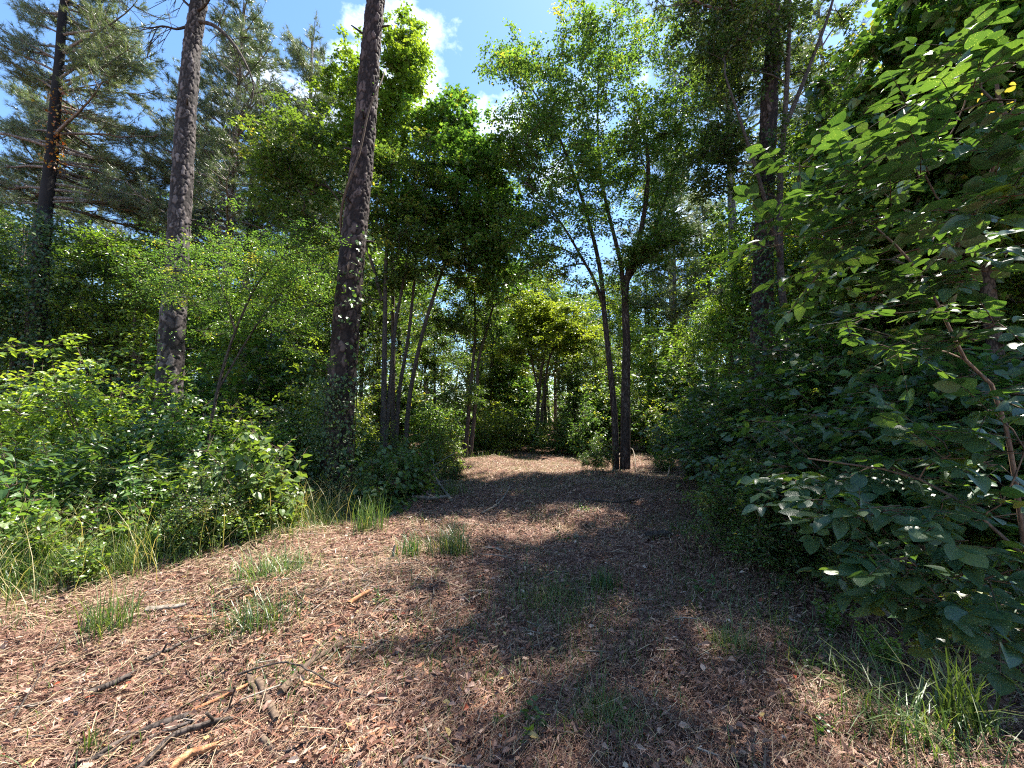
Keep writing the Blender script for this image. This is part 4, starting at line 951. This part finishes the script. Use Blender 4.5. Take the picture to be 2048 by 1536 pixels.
# ------------------------------------------------------------------ kinds of plant that are built once and copied
class Kind:
    def __init__(s, e): s.e, s.used = e, False
    def place(s, loc, rz=0., sc=1., label=None, group=None, tilt=(0, 0)):
        if not s.used:
            s.used = True; r = s.e; r.location = loc; r.rotation_euler = (tilt[0], tilt[1], rz); r.scale = sc if isinstance(sc, tuple) else (sc,) * 3
            if label: r['label'] = label
            if group: r['group'] = group
            return r
        return dup(s.e, loc, rz, sc, label, group, tilt)
def shrub_kind(name, cat, h, w, n, seed, leafm, tpl, size, per=40, rad=.18, flat=.7, nst=6, bark='twig', droop=.2, low=.15, twigs=5, name2=('stems', 'foliage')):
    rg = np.random.default_rng(seed); stems = []
    for i in range(nst):
        a = rg.uniform(0, 2 * PI); q = rg.uniform(.1, .45) * w
        stems.append(([(rg.normal(0, .04 * w), rg.normal(0, .04 * w), -.05), (q * .4 * math.cos(a), q * .4 * math.sin(a), h * .3), (q * math.cos(a), q * math.sin(a), h * rg.uniform(.5, .8))], .006 + .006 * h, .003))
    d = unit(rg.normal(size=(n, 3))); d[:, 2] = np.abs(d[:, 2]) * 1.0; u = rg.random((n, 1)) ** .4
    lump = 1 + .28 * np.sin(3 * np.arctan2(d[:, 1], d[:, 0]) + seed)[:, None]
    A = d * u * np.array([w / 2, w / 2, h * (1 - low)]) * lump * rg.uniform(.75, 1.1, (n, 1)); A[:, 2] += h * low
    return tree(name, 'x', cat, stems, None, seed, M[bark], leafm, attrs=A, per=per, rad=rad, flat=flat, tpl=tpl, size=size, droop=droop, tip_r=.0025, twigs=twigs, wig=.02, step=.15, root=(0, 0, 0), parts=name2, pen=.5)
def herb_kind(name, cat, h, nst, seed, leafm, tpl, size, gap=.05, spread=.2, lean=.25, side=0):
    """upright weed: several stems with leaves all the way up"""
    rg = np.random.default_rng(seed); sw, sl = Soup(), Soup(); P, D_, Nn, Sz = [], [], [], []
    def run(p0, d0, L, r):
        n = max(4, int(L / .08)); t = np.linspace(0, 1, n)[:, None]
        pts = p0 + d0 * L * t + np.array([0, 0, 1.]) * L * .15 * t * (1 - t) - np.array([0, 0, 1.]) * (.12 * L * t ** 3)
        tube(sw, pts, np.linspace(r, .0015, n), 4, cap=False); q = .12 * L
        while q < L:
            u = q / L; c = np.array([np.interp(u, t[:, 0], pts[:, k]) for k in range(3)]); a = rg.uniform(0, 2 * PI)
            for sg in (0, PI):
                dd = np.array([math.cos(a + sg), math.sin(a + sg), rg.normal(.1, .45)]) + d0 * .3
                P.append(c); D_.append(dd); Nn.append(np.array([0, 0, 1.]) + rg.normal(0, .6, 3)); Sz.append(size * (1.15 - .6 * u) * rg.uniform(.7, 1.15))
            q += gap * rg.uniform(.7, 1.3)
        return pts
    for i in range(nst):
        a = rg.uniform(0, 2 * PI); s = rg.random() * spread; d0 = unit([lean * math.cos(a) * rg.random(), lean * math.sin(a) * rg.random(), 1.])
        L = h * rg.uniform(.6, 1.05); pts = run(np.array([s * math.cos(a), s * math.sin(a), -.03]), d0, L, .004)
        for _ in range(side):
            k = int(rg.uniform(.3, .8) * len(pts)); run(pts[k], unit(d0 + rg.normal(0, .5, 3)), L * .35, .002)
    put_leaves(sl, tpl, np.array(P), np.array(D_), np.array(Nn), np.array(Sz), np.clip(rg.normal(.45, .2, len(P)), 0, 1))
    e = empty(name); tag(e, 'x', cat)
    link('stems', sw.mesh('stems', M['twig']), e); link('foliage', sl.mesh('foliage', leafm, smooth=False), e)
    return e
K = {}
K['dome'] = Kind(shrub_kind('shrub', 'shrub', 1.3, 1.5, 120, 61, M['leaf_mid'], 'rhomb', .055, per=34))
K['small'] = Kind(shrub_kind('shrub', 'shrub', .9, 1.0, 110, 62, M['leaf_mid'], 'rhomb', .036, per=40, rad=.13))
K['big'] = Kind(shrub_kind('broadleaf_shrub', 'shrub', 1.1, 1.1, 75, 63, M['leaf_heart'], 'heart', .078, per=13, rad=.20, droop=.5, twigs=4))
K['flat'] = Kind(shrub_kind('understory_sapling', 'sapling', 2.6, 2.4, 130, 64, M['leaf_mid'], 'oval', .10, per=22, rad=.36, flat=.22, nst=3, low=.25))
K['beech'] = Kind(shrub_kind('beech_sapling', 'sapling', 1.7, 1.7, 95, 60, M['leaf_dark'], 'oval', .085, per=24, rad=.30, flat=.16, nst=4, low=.3))
K['thicket'] = Kind(shrub_kind('thicket_shrub', 'shrub', 2.0, 2.2, 170, 65, M['leaf_mid'], 'rhomb', .085, per=22, rad=.24, nst=9, low=.08))
K['bright'] = Kind(shrub_kind('shrub', 'shrub', 1.8, 2.2, 140, 66, M['leaf_bright'], 'rhomb', .080, per=24, rad=.26, flat=.4, nst=6, low=.12))
K['weed'] = Kind(herb_kind('weed', 'weed', 1.15, 9, 67, M['leaf_mid'], 'lance', .13, gap=.045, spread=.25, side=2))
K['weedb'] = Kind(herb_kind('weed', 'weed', .75, 10, 68, M['leaf_bright'], 'oval', .075, gap=.05, spread=.3, lean=.6, side=2))
K['oakling'] = Kind(shrub_kind('understory_sapling', 'sapling', 3.4, 2.2, 150, 69, M['leaf_mid'], 'star', .125, per=17, rad=.34, flat=.4, nst=2, low=.3, bark='bark_dark'))

ids = {}
def put(kind, px, d, sc=1., rz=None, label=None, group=None, x=None, tilt=(0, 0)):
    x = (px - 1024) / F * d if x is None else x
    h = abs(hash((round(px, 1), round(d, 2), kind))) if False else int((px * 7.3 + d * 131.7) % 628)
    return K[kind].place((x, d, float(gh(x, d)) - .02), rz if rz is not None else h / 100, sc, label, group, tilt)

# left bank, from the picture's edge towards the vine clad pine, near rows first
LB = [('weed', 60, 4.6, 1.45, 'tall weed with long narrow leaves at the left picture edge'),
      ('weed', 265, 5.0, 1.1, 'tall feathery weed left of the large pale heart leaves'),
      ('big', 225, 4.5, .8, 'sunlit plant with large heart shaped leaves in front of the grey pine'),
      ('weedb', 130, 4.2, 1.2, 'low yellow green weed patch under the tall weeds, far left'),
      ('big', 0, 4.1, 1.15, 'large leaved plant cut by the left picture edge'),
      ('weedb', 330, 4.6, .9, 'low leafy weed right above the bright grass clump'),
      ('big', 430, 5.6, .95, 'large leaved plant standing just right of the grey pine foot'),
      ('small', 400, 4.9, 1.0, 'small leaved bush between the bright grass clump and the grey pine'),
      ('big', 520, 5.5, 1.2, 'sunlit heart leaved plant in the middle of the left bank'),
      ('big', 545, 6.4, .95, 'bushy broad leaved plant halfway between the two nearest pines'),
      ('small', 480, 5.3, .9, 'small leaved low bush on the left verge left of the bare soil gap'),
      ('dome', 130, 5.6, 1.05, 'rounded bush behind the tall weeds at far left'),
      ('dome', 300, 6.3, .8, 'rounded bush in front of the foot of the grey pine'),
      ('weedb', 500, 4.95, .8, 'low weed patch at the border of the left verge and the litter'),
      ('weedb', 600, 5.7, .75, 'low weed patch left of the vine clad pine foot'),
      ('big', 765, 7.3, 1.25, 'green large leaved bush right of the vine clad pine'),
      ('big', 830, 8.2, 1.15, 'large leaved bush above the brush heap'),
      ('weedb', 740, 6.7, .55, 'low leafy weed in front of the large leaved bush by the pine'),
      ('bright', 865, 12.0, .85, 'bright yellow green bush behind the brush heap'),
      ('dome', 905, 10.5, .55, 'small dusty green bush at the near left end of the sunny strip'),
      ('bright', 60, 7.0, 1.3, 'pale sunlit bush behind the rounded bush at far left'),
      ('bright', 225, 7.4, 1.35, 'pale feathery bush left of the grey pine'),
      ('bright', 500, 7.4, 1.1, 'rounded bush in the sun behind the left bank weeds'),
      ('dome', 420, 8.6, 1.5, 'rounded shrub just behind the grey pine'),
      ('weedb', 60, 3.95, .8, 'low yellow green weed at the left edge in front of the tall weeds'), ('weedb', 215, 4.0, .9, 'low weed in front of the sunlit heart leaved plant'), ('weed', 340, 5.3, 1.2, 'narrow leaved weed above the bright grass clump'), ('weed', 560, 6.6, .8, 'narrow leaved weed left of the foot of the vine clad pine'), ('weedb', 410, 4.75, .8, 'low weed right of the bright grass clump'), ('weed', 790, 7.6, 1.0, 'narrow leaved weed rising out of the large leaved bush by the pine'),
      ('beech', 330, 7.2, 1.2, 'layered beech sapling at the left side of the grey pine foot'), ('beech', 590, 8.6, 1.2, 'layered beech sapling left of the vine clad pine trunk'),
      ('bright', 590, 8.6, 1.25, 'sunlit bush behind the arching sapling'),
      ('oakling', 180, 9.2, .85, 'broad leaved sapling between the leftmost pine and the grey pine'),
      ('oakling', 50, 9.5, 1.05, 'layered dark sapling in front of the leftmost pine'),
      ('oakling', 560, 11.0, 1.2, 'layered dark sapling behind the arching sapling'),
      ('weed', 150, 5.15, 1.35, 'second tall narrow leaved weed from the left edge'),
      ('weed', 390, 6.2, 1.0, 'narrow leaved weed half hiding the grey pine foot')]
rt = np.random.default_rng(8)
for k, px, d, sc, lab in LB: put(k, px, d, (sc * rt.uniform(.8, 1.1), sc * rt.uniform(.8, 1.1), sc * rt.uniform(.8, 1.15)), label=lab, tilt=(rt.normal(0, .12), rt.normal(0, .12)))
# right bank
RB = [('small', 1490, 4.6, 1.15, 'small leaved glossy bush bulging onto the track at the right bank'),
      ('small', 1545, 4.2, .95, 'second small leaved bush, under the dark foliage of the right bank'),
      ('big', 1450, 6.2, .85, 'pale broad leaved plant leaning out over the right edge of the track'),
      ('thicket', 1600, 5.6, .80, 'dense dark low thicket with flat sprays on the right bank'),
      ('flat', 1560, 6.4, .75, 'dark layered sapling reaching over the track on the right bank'),
      ('flat', 1700, 4.6, .60, 'dark layered sapling in front of the right bank thicket'),
      ('thicket', 1790, 4.6, .75, 'dark thicket shrub left of the leaning sapling stem'),
      ('flat', 1850, 4.0, .75, 'low layered sapling behind the near spotted leaves'),
      ('thicket', 2000, 3.9, .85, 'dark thicket shrub at the right picture edge'),
      ('small', 1700, 3.5, .75, 'small leaved bush in deep shade below the near spotted leaves'),
      ('oakling', 1640, 7.2, 1.15, 'broad leaved sapling right of the dark pine trunk'),
      ('flat', 1450, 8.8, 1.15, 'tall layered sapling left of the dark pine trunk'),
      ('thicket', 1480, 9.4, .85, 'dark thicket shrub at the foot of the dark pine trunk'),
      ('dome', 1400, 10.0, .7, 'small low bush at the right border of the sunny strip'),
      ('oakling', 1780, 6.4, 1.35, 'tall broad leaved sapling deep in the right bank'),
      ('oakling', 1900, 5.8, 1.5, 'tallest broad leaved sapling behind the leaning stem'),
      ('flat', 1720, 6.0, 1.3, 'high layered sapling in the middle of the right bank'),
      ('oakling', 2060, 5.2, 1.4, 'broad leaved sapling cut by the right picture edge'),
      ('dome', 1325, 12.2, .5, 'little bush right of the double trunked tree foot'),
      ('dome', 1190, 12.3, .75, 'dark bush left of the double trunked tree foot'),
      ('weedb', 1620, 3.2, .5, 'low weed with a few yellow leaves at the foot of the right bank'),
      ('weedb', 1740, 2.7, .45, 'low weed at the near edge of the right bank litter'),
      ('big', 1600, 4.8, .75, 'broad leaved plant right of the glossy bush')]
for k, px, d, sc, lab in RB: put(k, px, d, sc, label=lab)

NB = [('beech', 1560, 5.0, 1.0, 'flat layered beech sapling at the front of the right bank'), ('beech', 1480, 6.6, 1.25, 'layered beech sapling stretching sprays over the track edge'), ('beech', 1640, 4.4, .9, 'layered beech sapling in shade just above the glossy bush'),
      ('beech', 1720, 4.0, 1.15, 'layered beech sapling in the middle of the right bank'), ('beech', 1820, 3.6, 1.2, 'layered beech sapling left of the leaning stem'), ('beech', 1930, 3.3, 1.3, 'layered beech sapling right of the leaning stem'),
      ('beech', 2060, 3.1, 1.3, 'layered beech sapling cut by the right picture edge'), ('beech', 1660, 5.6, 1.6, 'tall beech sapling behind the front row of the right bank'), ('beech', 1780, 5.2, 1.8, 'tallest beech sapling in the dark of the right bank'),
      ('beech', 1560, 8.2, 1.7, 'beech sapling sprays crossing the dark pine trunk'), ('beech', 1400, 9.6, 1.3, 'beech sapling at the far right border of the track'), ('beech', 1880, 2.9, .55, 'small beech seedling in the shade near the spotted leaves')]
for k, px, d, sc, lab in NB: put(k, px, d, sc, label=lab)
CB = [('bright', 985, 19, 1.3, 'sunlit bush just right of the slim pair of stems'), ('thicket', 1030, 20.5, 1.2, 'dark shrub left of the fan shaped tree foot'), ('bright', 1000, 22, 1.6, 'pale green shrub in the gap behind the clearing'),
      ('oakling', 1035, 24, 1.5, 'leafy sapling in the gap left of the fan shaped tree'), ('oakling', 1010, 28, 2.2, 'tall leafy sapling in the far gap'), ('thicket', 1120, 18.5, 1.2, 'dark shrub right of the fan shaped tree foot'),
      ('thicket', 1180, 17.6, 1.3, 'dark shrub behind the double trunked tree, left'), ('oakling', 1215, 18.5, 1.1, 'sapling right behind the double trunked tree'), ('bright', 1300, 17.8, 1.4, 'lit bush behind the double trunked tree, right'),
      ('thicket', 1370, 15.5, 1.3, 'dark brushy thicket at the right end of the sunny strip'), ('oakling', 1430, 13.0, 1.1, 'sapling above the brushy thicket'), ('oakling', 1340, 18.5, 1.5, 'tall sapling filling the gap right of the double trunked tree'),
      ('flat', 870, 17.0, 1.1, 'layered sapling hiding the gap behind the gum stems'), ('oakling', 800, 18.0, 1.3, 'leafy sapling seen between the slim oak stems'), ('bright', 720, 16.5, 1.5, 'lit bush seen left of the slim oak stems')]
for k, px, d, sc, lab in CB: put(k, px, d, sc, label=lab)

K['seed'] = Kind(herb_kind('seedling', 'seedling', .20, 4, 70, M['leaf_mid'], 'oval', .05, gap=.035, spread=.08, lean=.9))
rs = np.random.default_rng(12)
for i in range(34):
    d = rs.uniform(2.2, 9.5); sd = rs.random()
    x = edge_left(d) + abs(rs.normal(0, .5)) - .1 if sd < .5 else edge_right(d) - abs(rs.normal(0, .4)) + .1 if sd < .8 else rs.uniform(-1.5, 1.6)
    put('seed', 0, d, rs.uniform(.6, 1.5), rs.uniform(0, 6), ('near tiny green seedling ' if d < 3.4 else 'tiny green seedling at a short distance ' if d < 5.2 else 'tiny green seedling farther up ' if d < 7.5 else 'tiny far green seedling ') + ('along the left verge' if sd < .5 else 'along the foot of the right bank' if sd < .8 else 'in the middle of the track'), 'seedlings in the litter', x=float(x))

# ------------------------------------------------------------------ woods behind: kinds of tree, then copies
def wood_tree(seed, h, w, c0, n, leafm, bark, tpl, size, per=27, rad=.52, flat=.5, nst=1, lean=.4, cat='tree', name='forest_tree'):
    rg = np.random.default_rng(seed); stems = []
    for i in range(nst):
        a = rg.uniform(0, 2 * PI); l = lean * rg.uniform(.4, 1)
        stems.append(([(rg.normal(0, .12), rg.normal(0, .12), -.1), (l * .3 * math.cos(a), l * .3 * math.sin(a), h * .35), (l * math.cos(a + .4), l * math.sin(a + .4), h * .7), (l * 1.4 * math.cos(a), l * 1.4 * math.sin(a), h * .93)], .05 + .010 * h, .02))
    d = unit(rg.normal(size=(n, 3))); u = rg.random((n, 1)) ** .42
    ph = rg.uniform(0, 6, 3); lump = 1 + .3 * (np.sin(3 * d[:, 0] * 2 + ph[0]) * np.cos(3 * d[:, 2] + ph[1]))[:, None]
    A = d * u * lump * np.array([w / 2, w / 2, (h - c0) / 2]); A[:, 2] += (h + c0) / 2
    k = rg.integers(0, n // 5, n); A = A[k] + rg.normal(0, .34, (n, 3)) * np.array([1, 1, .6])
    return Kind(tree(name, 'x', cat, stems, None, seed, M[bark], leafm, attrs=A, per=per, rad=rad, flat=flat, tpl=tpl, size=size, droop=.25, tip_r=.006, root=(0, 0, 0), zmin=c0 * .6))
K['t1'] = wood_tree(71, 12, 6.0, 3.0, 380, M['leaf_mid'], 'bark_dark', 'rhomb', .150)
K['t2'] = wood_tree(72, 14, 6.5, 4.0, 400, M['leaf_dark'], 'bark_dark', 'rhomb', .165, nst=2)
K['t3'] = wood_tree(73, 9, 5.0, 2.0, 300, M['leaf_bright'], 'bark_dark', 'rhomb', .135, flat=.35, nst=2)
K['t4'] = wood_tree(74, 11, 5.0, 1.5, 360, M['leaf_mid'], 'bark_dark', 'wide', .145)
def pk(seed, H, c0, b):
    e = pine('pine_tree', 'x', [(0, 0, -.1), (.1, 0, H * .5), (.3, .1, H)], .24, .05, seed, c0, M['bark_grey'], detail=False, blen=b, step=.58, per=4, dens=.72)
    return Kind(e)
K['p1'] = pk(81, 19, 8, 3.4); K['p2'] = pk(82, 22, 12, 3.6)
PB = [('p1', 30, 19, 1.0, 'tall pine crown behind the leftmost pine'), 
      ('p2', 480, 20, 1.02, 'tall pine rising right behind the grey pine'), ('p1', 570, 25, 1.15, 'tall pine with pale trunk seen between grey pine and vine clad pine'),
      ('p1', 650, 28, 1.15, 'tall distant pine just left of the vine clad pine'), ('p1', 440, 17.5, 1.1, 'tall pine with full crown between the grey pine and the vine clad pine'), ('p1', 600, 21, 1.22, 'tall pine whose crown touches the top of the vine clad pine'), ('p2', 1350, 31, 1.2, 'tall pine behind the crown of the double trunked tree'), ('p1', 330, 24, 1.2, 'tall pine hidden behind the top of the grey pine'), ('p2', 400, 27, 1.0, 'distant pine whose crown shows behind the grey trunk'),
      ('p2', 1480, 17, 1.05, 'tall pine behind the right hand pine trunk'), ('p1', 1355, 24, .9, 'slim distant pine right of the double trunked tree'),
      ('p1', 1430, 27, .95, 'distant pine in the gap left of the dark pine trunk'), ('p2', 1700, 18, 1.0, 'tall pine hidden deep behind the right bank'),
      ('p1', 1110, 34, .72, 'distant pine above the sunlit fan shaped tree'), ('p2', 850, 36, .62, 'distant short pine behind the dark gum tree'), ('p2', 130, 28, 1.0, 'distant pine behind the leftmost pine, to its right')]
for k, px, d, sc, lab in PB: put(k, px, d, sc, label=lab, group='pines in the woods behind')
TB = [('t3', 215, 19, 1.25, 'tall yellow green tree between the leftmost pine and the grey pine'), ('t1', 330, 22, 1.1, 'tall green tree behind the grey pine trunk'), ('t1', 1090, 31, 1.15, 'green tree far behind the fan shaped tree'),
      ('t2', 20, 16.5, .75, 'dark tree behind the leftmost pine'), ('t1', 170, 17, .72, 'green tree right of the leftmost pine'), ('t3', 270, 15.5, .9, 'bright tree between the leftmost pine and the grey pine'),
      ('t4', 430, 15.5, .72, 'dark bushy tree right of the grey pine'), ('t3', 520, 14.5, .8, 'yellow green tree between the two nearest pines'), ('t1', 620, 17.5, .85, 'green tree left of the vine clad pine'),
      ('t2', 720, 19, .7, 'dark tree right behind the vine clad pine'), ('t4', 870, 20.5, .65, 'dark tree behind the gum stems'), ('t3', 1010, 25, .75, 'bright tree left of the fan shaped tree'),
      ('t1', 1190, 22, .55, 'green tree behind the double trunked tree'), ('t4', 1150, 20, .42, 'dark low tree right of the fan shaped tree'), ('t3', 1310, 20.5, .72, 'bright green tree right of the double trunked tree'),
      ('t2', 1440, 18, .5, 'dark tree over the right end of the sunny strip'), ('t3', 1480, 15, .75, 'bright tree behind the dark pine trunk'), ('t1', 1560, 13.5, .8, 'green tree just right of the dark pine trunk'),
      ('t3', 1690, 11.5, 1.15, 'large dark tree filling the right bank background'), ('t1', 1800, 9.5, .95, 'large green tree behind the right bank'), ('t1', 1980, 11, .9, 'large dark tree at the right picture edge'),
      ('t3', 1640, 15, 1.3, 'dark tree deep in the woods on the right'), ('t4', -120, 13, .8, 'dark tree at the left picture edge')]
for k, px, d, sc, lab in TB: put(k, px, d, sc, label=lab, group='broadleaf trees round the clearing')
# deeper woods: rows nobody can tell apart
rb = np.random.default_rng(77)
def top_limit(px):
    return np.interp(px, [-600, 300, 420, 520, 650, 850, 1000, 1090, 1200, 1350, 1450, 1600, 2600], [330, 380, 470, 430, 400, 430, 430, 470, 430, 480, 430, 300, 200])
def zone(px):
    for lim, t in ((250, 'behind the leftmost pine'), (500, 'behind the grey pine'), (700, 'left of the vine clad pine'), (980, 'behind the gum stems'), (1180, 'behind the fan shaped tree'), (1400, 'behind the double trunked tree'), (1600, 'behind the dark pine trunk')):
        if px < lim: return t
    return 'behind the right bank'
def zone2(px): return zone(px).replace('behind ', '', 1) if zone(px).startswith('behind') else 'and ' + zone(px)
names = {'t1': 'mid green tree in the deeper woods', 't2': 'dark green tree in the deeper woods', 't3': 'yellow green tree in the deeper woods', 't4': 'dark bushy tree in the deeper woods'}
hts = {'t1': 12, 't2': 14, 't3': 9, 't4': 11}
nn = 0
SEEN = {}
def own(t):
    k = SEEN[t] = SEEN.get(t, 0) + 1
    return t if k == 1 else t + (', next right' if k == 2 else ', third one' if k == 3 else ', fourth one' if k == 4 else ', fifth one')
for row, (d0, d1, m) in enumerate([(24, 29, 16), (30, 38, 20), (40, 52, 22), (56, 74, 26)]):
    for i in range(m):
        px = -350 + 2750 * (i + rb.uniform(.1, .9)) / m; d = rb.uniform(d0, d1); k = ['t1', 't2', 't3', 't4'][rb.integers(4)]
        top = top_limit(px) + rb.uniform(0, 130); zt = 1.6 + (835 - top) / F * d; sc = min(1.6, max(.35, zt / hts[k]))
        put(k, px, d, (max(sc, .8), max(sc, .8), sc), rb.uniform(0, 6), own(names[k] + ', ' + zone(px) + ('' if row < 1 else ', farther' if row < 2 else ', far back' if row < 3 else ', farthest')), 'broadleaf trees of the deeper woods')
# understory behind the clearing and between the trunks
und = {'thicket': 'dark thicket shrub behind', 'dome': 'rounded green shrub behind', 'bright': 'sunlit shrub behind', 'flat': 'layered sapling behind', 'oakling': 'broad leaved sapling behind'}
for row, (d0, d1, m) in enumerate([(9.5, 12, 26), (13, 16, 26), (17.5, 21, 28), (22, 28, 34), (29, 40, 36), (42, 60, 36)]):
    for i in range(m):
        px = -250 + 2550 * (i + rb.uniform(.1, .9)) / m; d = rb.uniform(d0, d1); x = (px - 1024) / F * d
        if edge_left(d) - .3 < x < edge_right(d) + .5 and d < 17.3: continue
        k = ['thicket', 'dome', 'bright', 'flat', 'oakling', 'thicket'][rb.integers(6)]
        if 640 < px < 1450 and d < 17 and k in ('flat', 'oakling'): k = 'thicket'
        sc = rb.uniform(.65, 1.05) * (1 if d < 17 else 1.25 if d < 29 else 2.0 if d < 41 else 2.8)
        put(k, px, d, sc, rb.uniform(0, 6), own(und[k] + ' ' + zone2(px) + [', nearest row', ', second row', ', third row', ', far row', ', far back', ', farthest row'][row]), 'undergrowth shrubs behind')

# ------------------------------------------------------------------ vines
def vine(name, label, trunk_pts, r, z0, z1, n, seed, leafm, size, tpl='heart', side=None, out=.12, hang=0, cat='vine', stemr=.012, turns=1.2, ph=0.):
    rg = np.random.default_rng(seed); P = smooth_path(trunk_pts, .1); b = P[0].copy(); b[2] = z0
    zs = P[:, 2]; f = lambda z: np.stack([np.interp(z, zs, P[:, 0]), np.interp(z, zs, P[:, 1]), z], -1)
    sw, sl = Soup(), Soup()
    z = np.linspace(z0, z1, int((z1 - z0) / .07)); a = ph + turns * 2 * PI * (z - z0) / (z1 - z0) * .5 + .25 * np.sin(z * 2.1)
    C = f(z) + np.stack([np.cos(a), np.sin(a), 0 * a], -1) * (r + stemr * .9)
    tube(sw, C - b, np.linspace(stemr, stemr * .5, len(C)), 6)
    z = z0 + (z1 - z0) * rg.random(n) ** 1.1
    aa = rg.uniform(0, 2 * PI, n) if side is None else rg.normal(side, .75, n)
    o = np.abs(rg.normal(0, out, n)) + .02; dirs = np.stack([np.cos(aa), np.sin(aa), 0 * aa], -1)
    Q = f(z) + dirs * (r + o)[:, None] - b
    D_ = dirs * .5 + rg.normal(0, .5, (n, 3)); D_[:, 2] -= .5
    put_leaves(sl, tpl, Q, D_, dirs * .6 + np.array([0, 0, .8]) + rg.normal(0, .4, (n, 3)), size * rg.uniform(.6, 1.2, n), np.clip(rg.normal(.45, .22, n), 0, 1))
    for i in range(hang):
        zz = rg.uniform(z0 + .3 * (z1 - z0), z1); a0 = rg.normal(side or 0, .5); p = f(np.array([zz]))[0] + np.array([math.cos(a0), math.sin(a0), 0]) * (r + .05) - b
        q = p + np.array([math.cos(a0) * .2, math.sin(a0) * .2, -rg.uniform(.3, .8)]); tube(sw, smooth_path([p, (p + q) / 2 + np.array([math.cos(a0), math.sin(a0), 0]) * .1, q], .08), .003, 4, cap=False)
    e = empty(name, b); tag(e, label, cat)
    link('stem', sw.mesh('stem', M['twig']), e); link('foliage', sl.mesh('foliage', leafm, smooth=False), e)
    return e
tc_ = [at(668, 1030, 7.8), at(688, 700, 7.85), at(706, 500, 7.9), at(716, 400, 7.95), at(730, 250, 8.0), at(752, 0, 8.1)]
tb_ = P3([(330, 990, 9.0), (337, 780, 9.0), (352, 560, 9.1), (366, 330, 9.2), (380, 150, 9.3), (398, 0, 9.4)])
ta_ = P3([(60, 950, 14.0), (82, 520, 14.1), (104, 300, 14.3), (118, 130, 14.4), (130, 0, 14.5)])
td_ = P3([(1518, 930, 10.0), (1524, 640, 10.0), (1530, 400, 10.1), (1538, 200, 10.1), (1546, 0, 10.2)])
vine('climbing_vine', 'leafy vine hanging down the right side of the large brown pine', tc_, .28, .1, 5.4, 420, 91, M['leaf_heart'], .08, side=-.5, out=.17, hang=6, ph=-.6)
vine('climbing_vine', 'small leaved creeper wrapping the foot of the large brown pine', tc_, .30, .05, 2.4, 3600, 92, M['leaf_mid'], .052, tpl='oval', side=-2.0, out=.30, hang=4, ph=3)
vine('woody_vine', 'bare woody vine twisting across the upper trunk of the large brown pine', tc_, .262, 5.4, 9.2, 50, 93, M['leaf_mid'], .05, out=.05, stemr=.028, turns=1.0, ph=-2.9 )
vine('climbing_vine', 'dark ivy clothing the lower half of the leftmost pine', ta_, .26, .5, 9.0, 5200, 94, M['leaf_dark'], .095, side=-.8, out=.75)
vine('autumn_vine', 'red and yellow creeper leaves high on the leftmost pine', ta_, .24, 10.8, 14.2, 210, 95, M['leaf_autumn'], .095, side=-.3, out=.12)
vine('climbing_vine', 'ivy leaves at the mid height of the grey pine trunk', tb_, .26, .3, 3.6, 260, 96, M['leaf_mid'], .06, tpl='oval', side=-2.0, out=.12)
vine('climbing_vine', 'ivy on the dark pine trunk behind the right bank', td_, .28, .3, 9.0, 2600, 97, M['leaf_dark'], .075, side=-1.6, out=.28)
vine('autumn_vine', 'small cluster of brown and orange leaves on the right bank vine', P3([(1565, 900, 8), (1562, 760, 8)]), .02, .4, 2.2, 110, 98, M['leaf_autumn'], .08, out=.08)
vine('autumn_vine', 'yellow leaves at the top right picture corner', P3([(2005, 200, 2.2), (2000, 60, 2.2)]), .01, 3.35, 3.8, 16, 99, M['leaf_yellow'], .045, out=.12)

# the far wood closes the view as one mass
def far_woods():
    rg = np.random.default_rng(303); n = 2600
    a = R(1) * rg.uniform(-75, 75, n); r = rg.uniform(66, 125, n); x, y = r * np.sin(a), r * np.cos(a)
    z = rg.random(n) ** .9 * (9 + 3 * np.sin(a * 9) + 2 * np.sin(a * 23 + 1)); C = np.stack([x, y, z], 1)
    so = Soup(); crown_leaves(so, C, rg, per=34, rad=2.6, flat=.6, tpl='rhomb', size=.62, droop=.2, twigs=7)
    tag(link('distant_woods', so.mesh('distant_woods', M['leaf_mid'], smooth=False)), 'unbroken mass of woods far beyond the clearing', 'woods', kind='stuff')
    so = Soup()
    for i in range(150):
        aa = R(rg.uniform(-65, 65)); rr = rg.uniform(40, 75); h = rg.uniform(9, 15); p = np.array([rr * math.sin(aa), rr * math.cos(aa), -.1])
        tube(so, [p, p + np.array([rg.normal(0, .4), 0, h * .5]), p + np.array([rg.normal(0, .8), 0, h])], np.array([.2, .15, .05]), 6, cap=False)
    tag(link('distant_woods', so.mesh('distant_woods', M['bark_dark'])), 'mass of dark stems in the far woods', 'woods', kind='stuff')
far_woods()
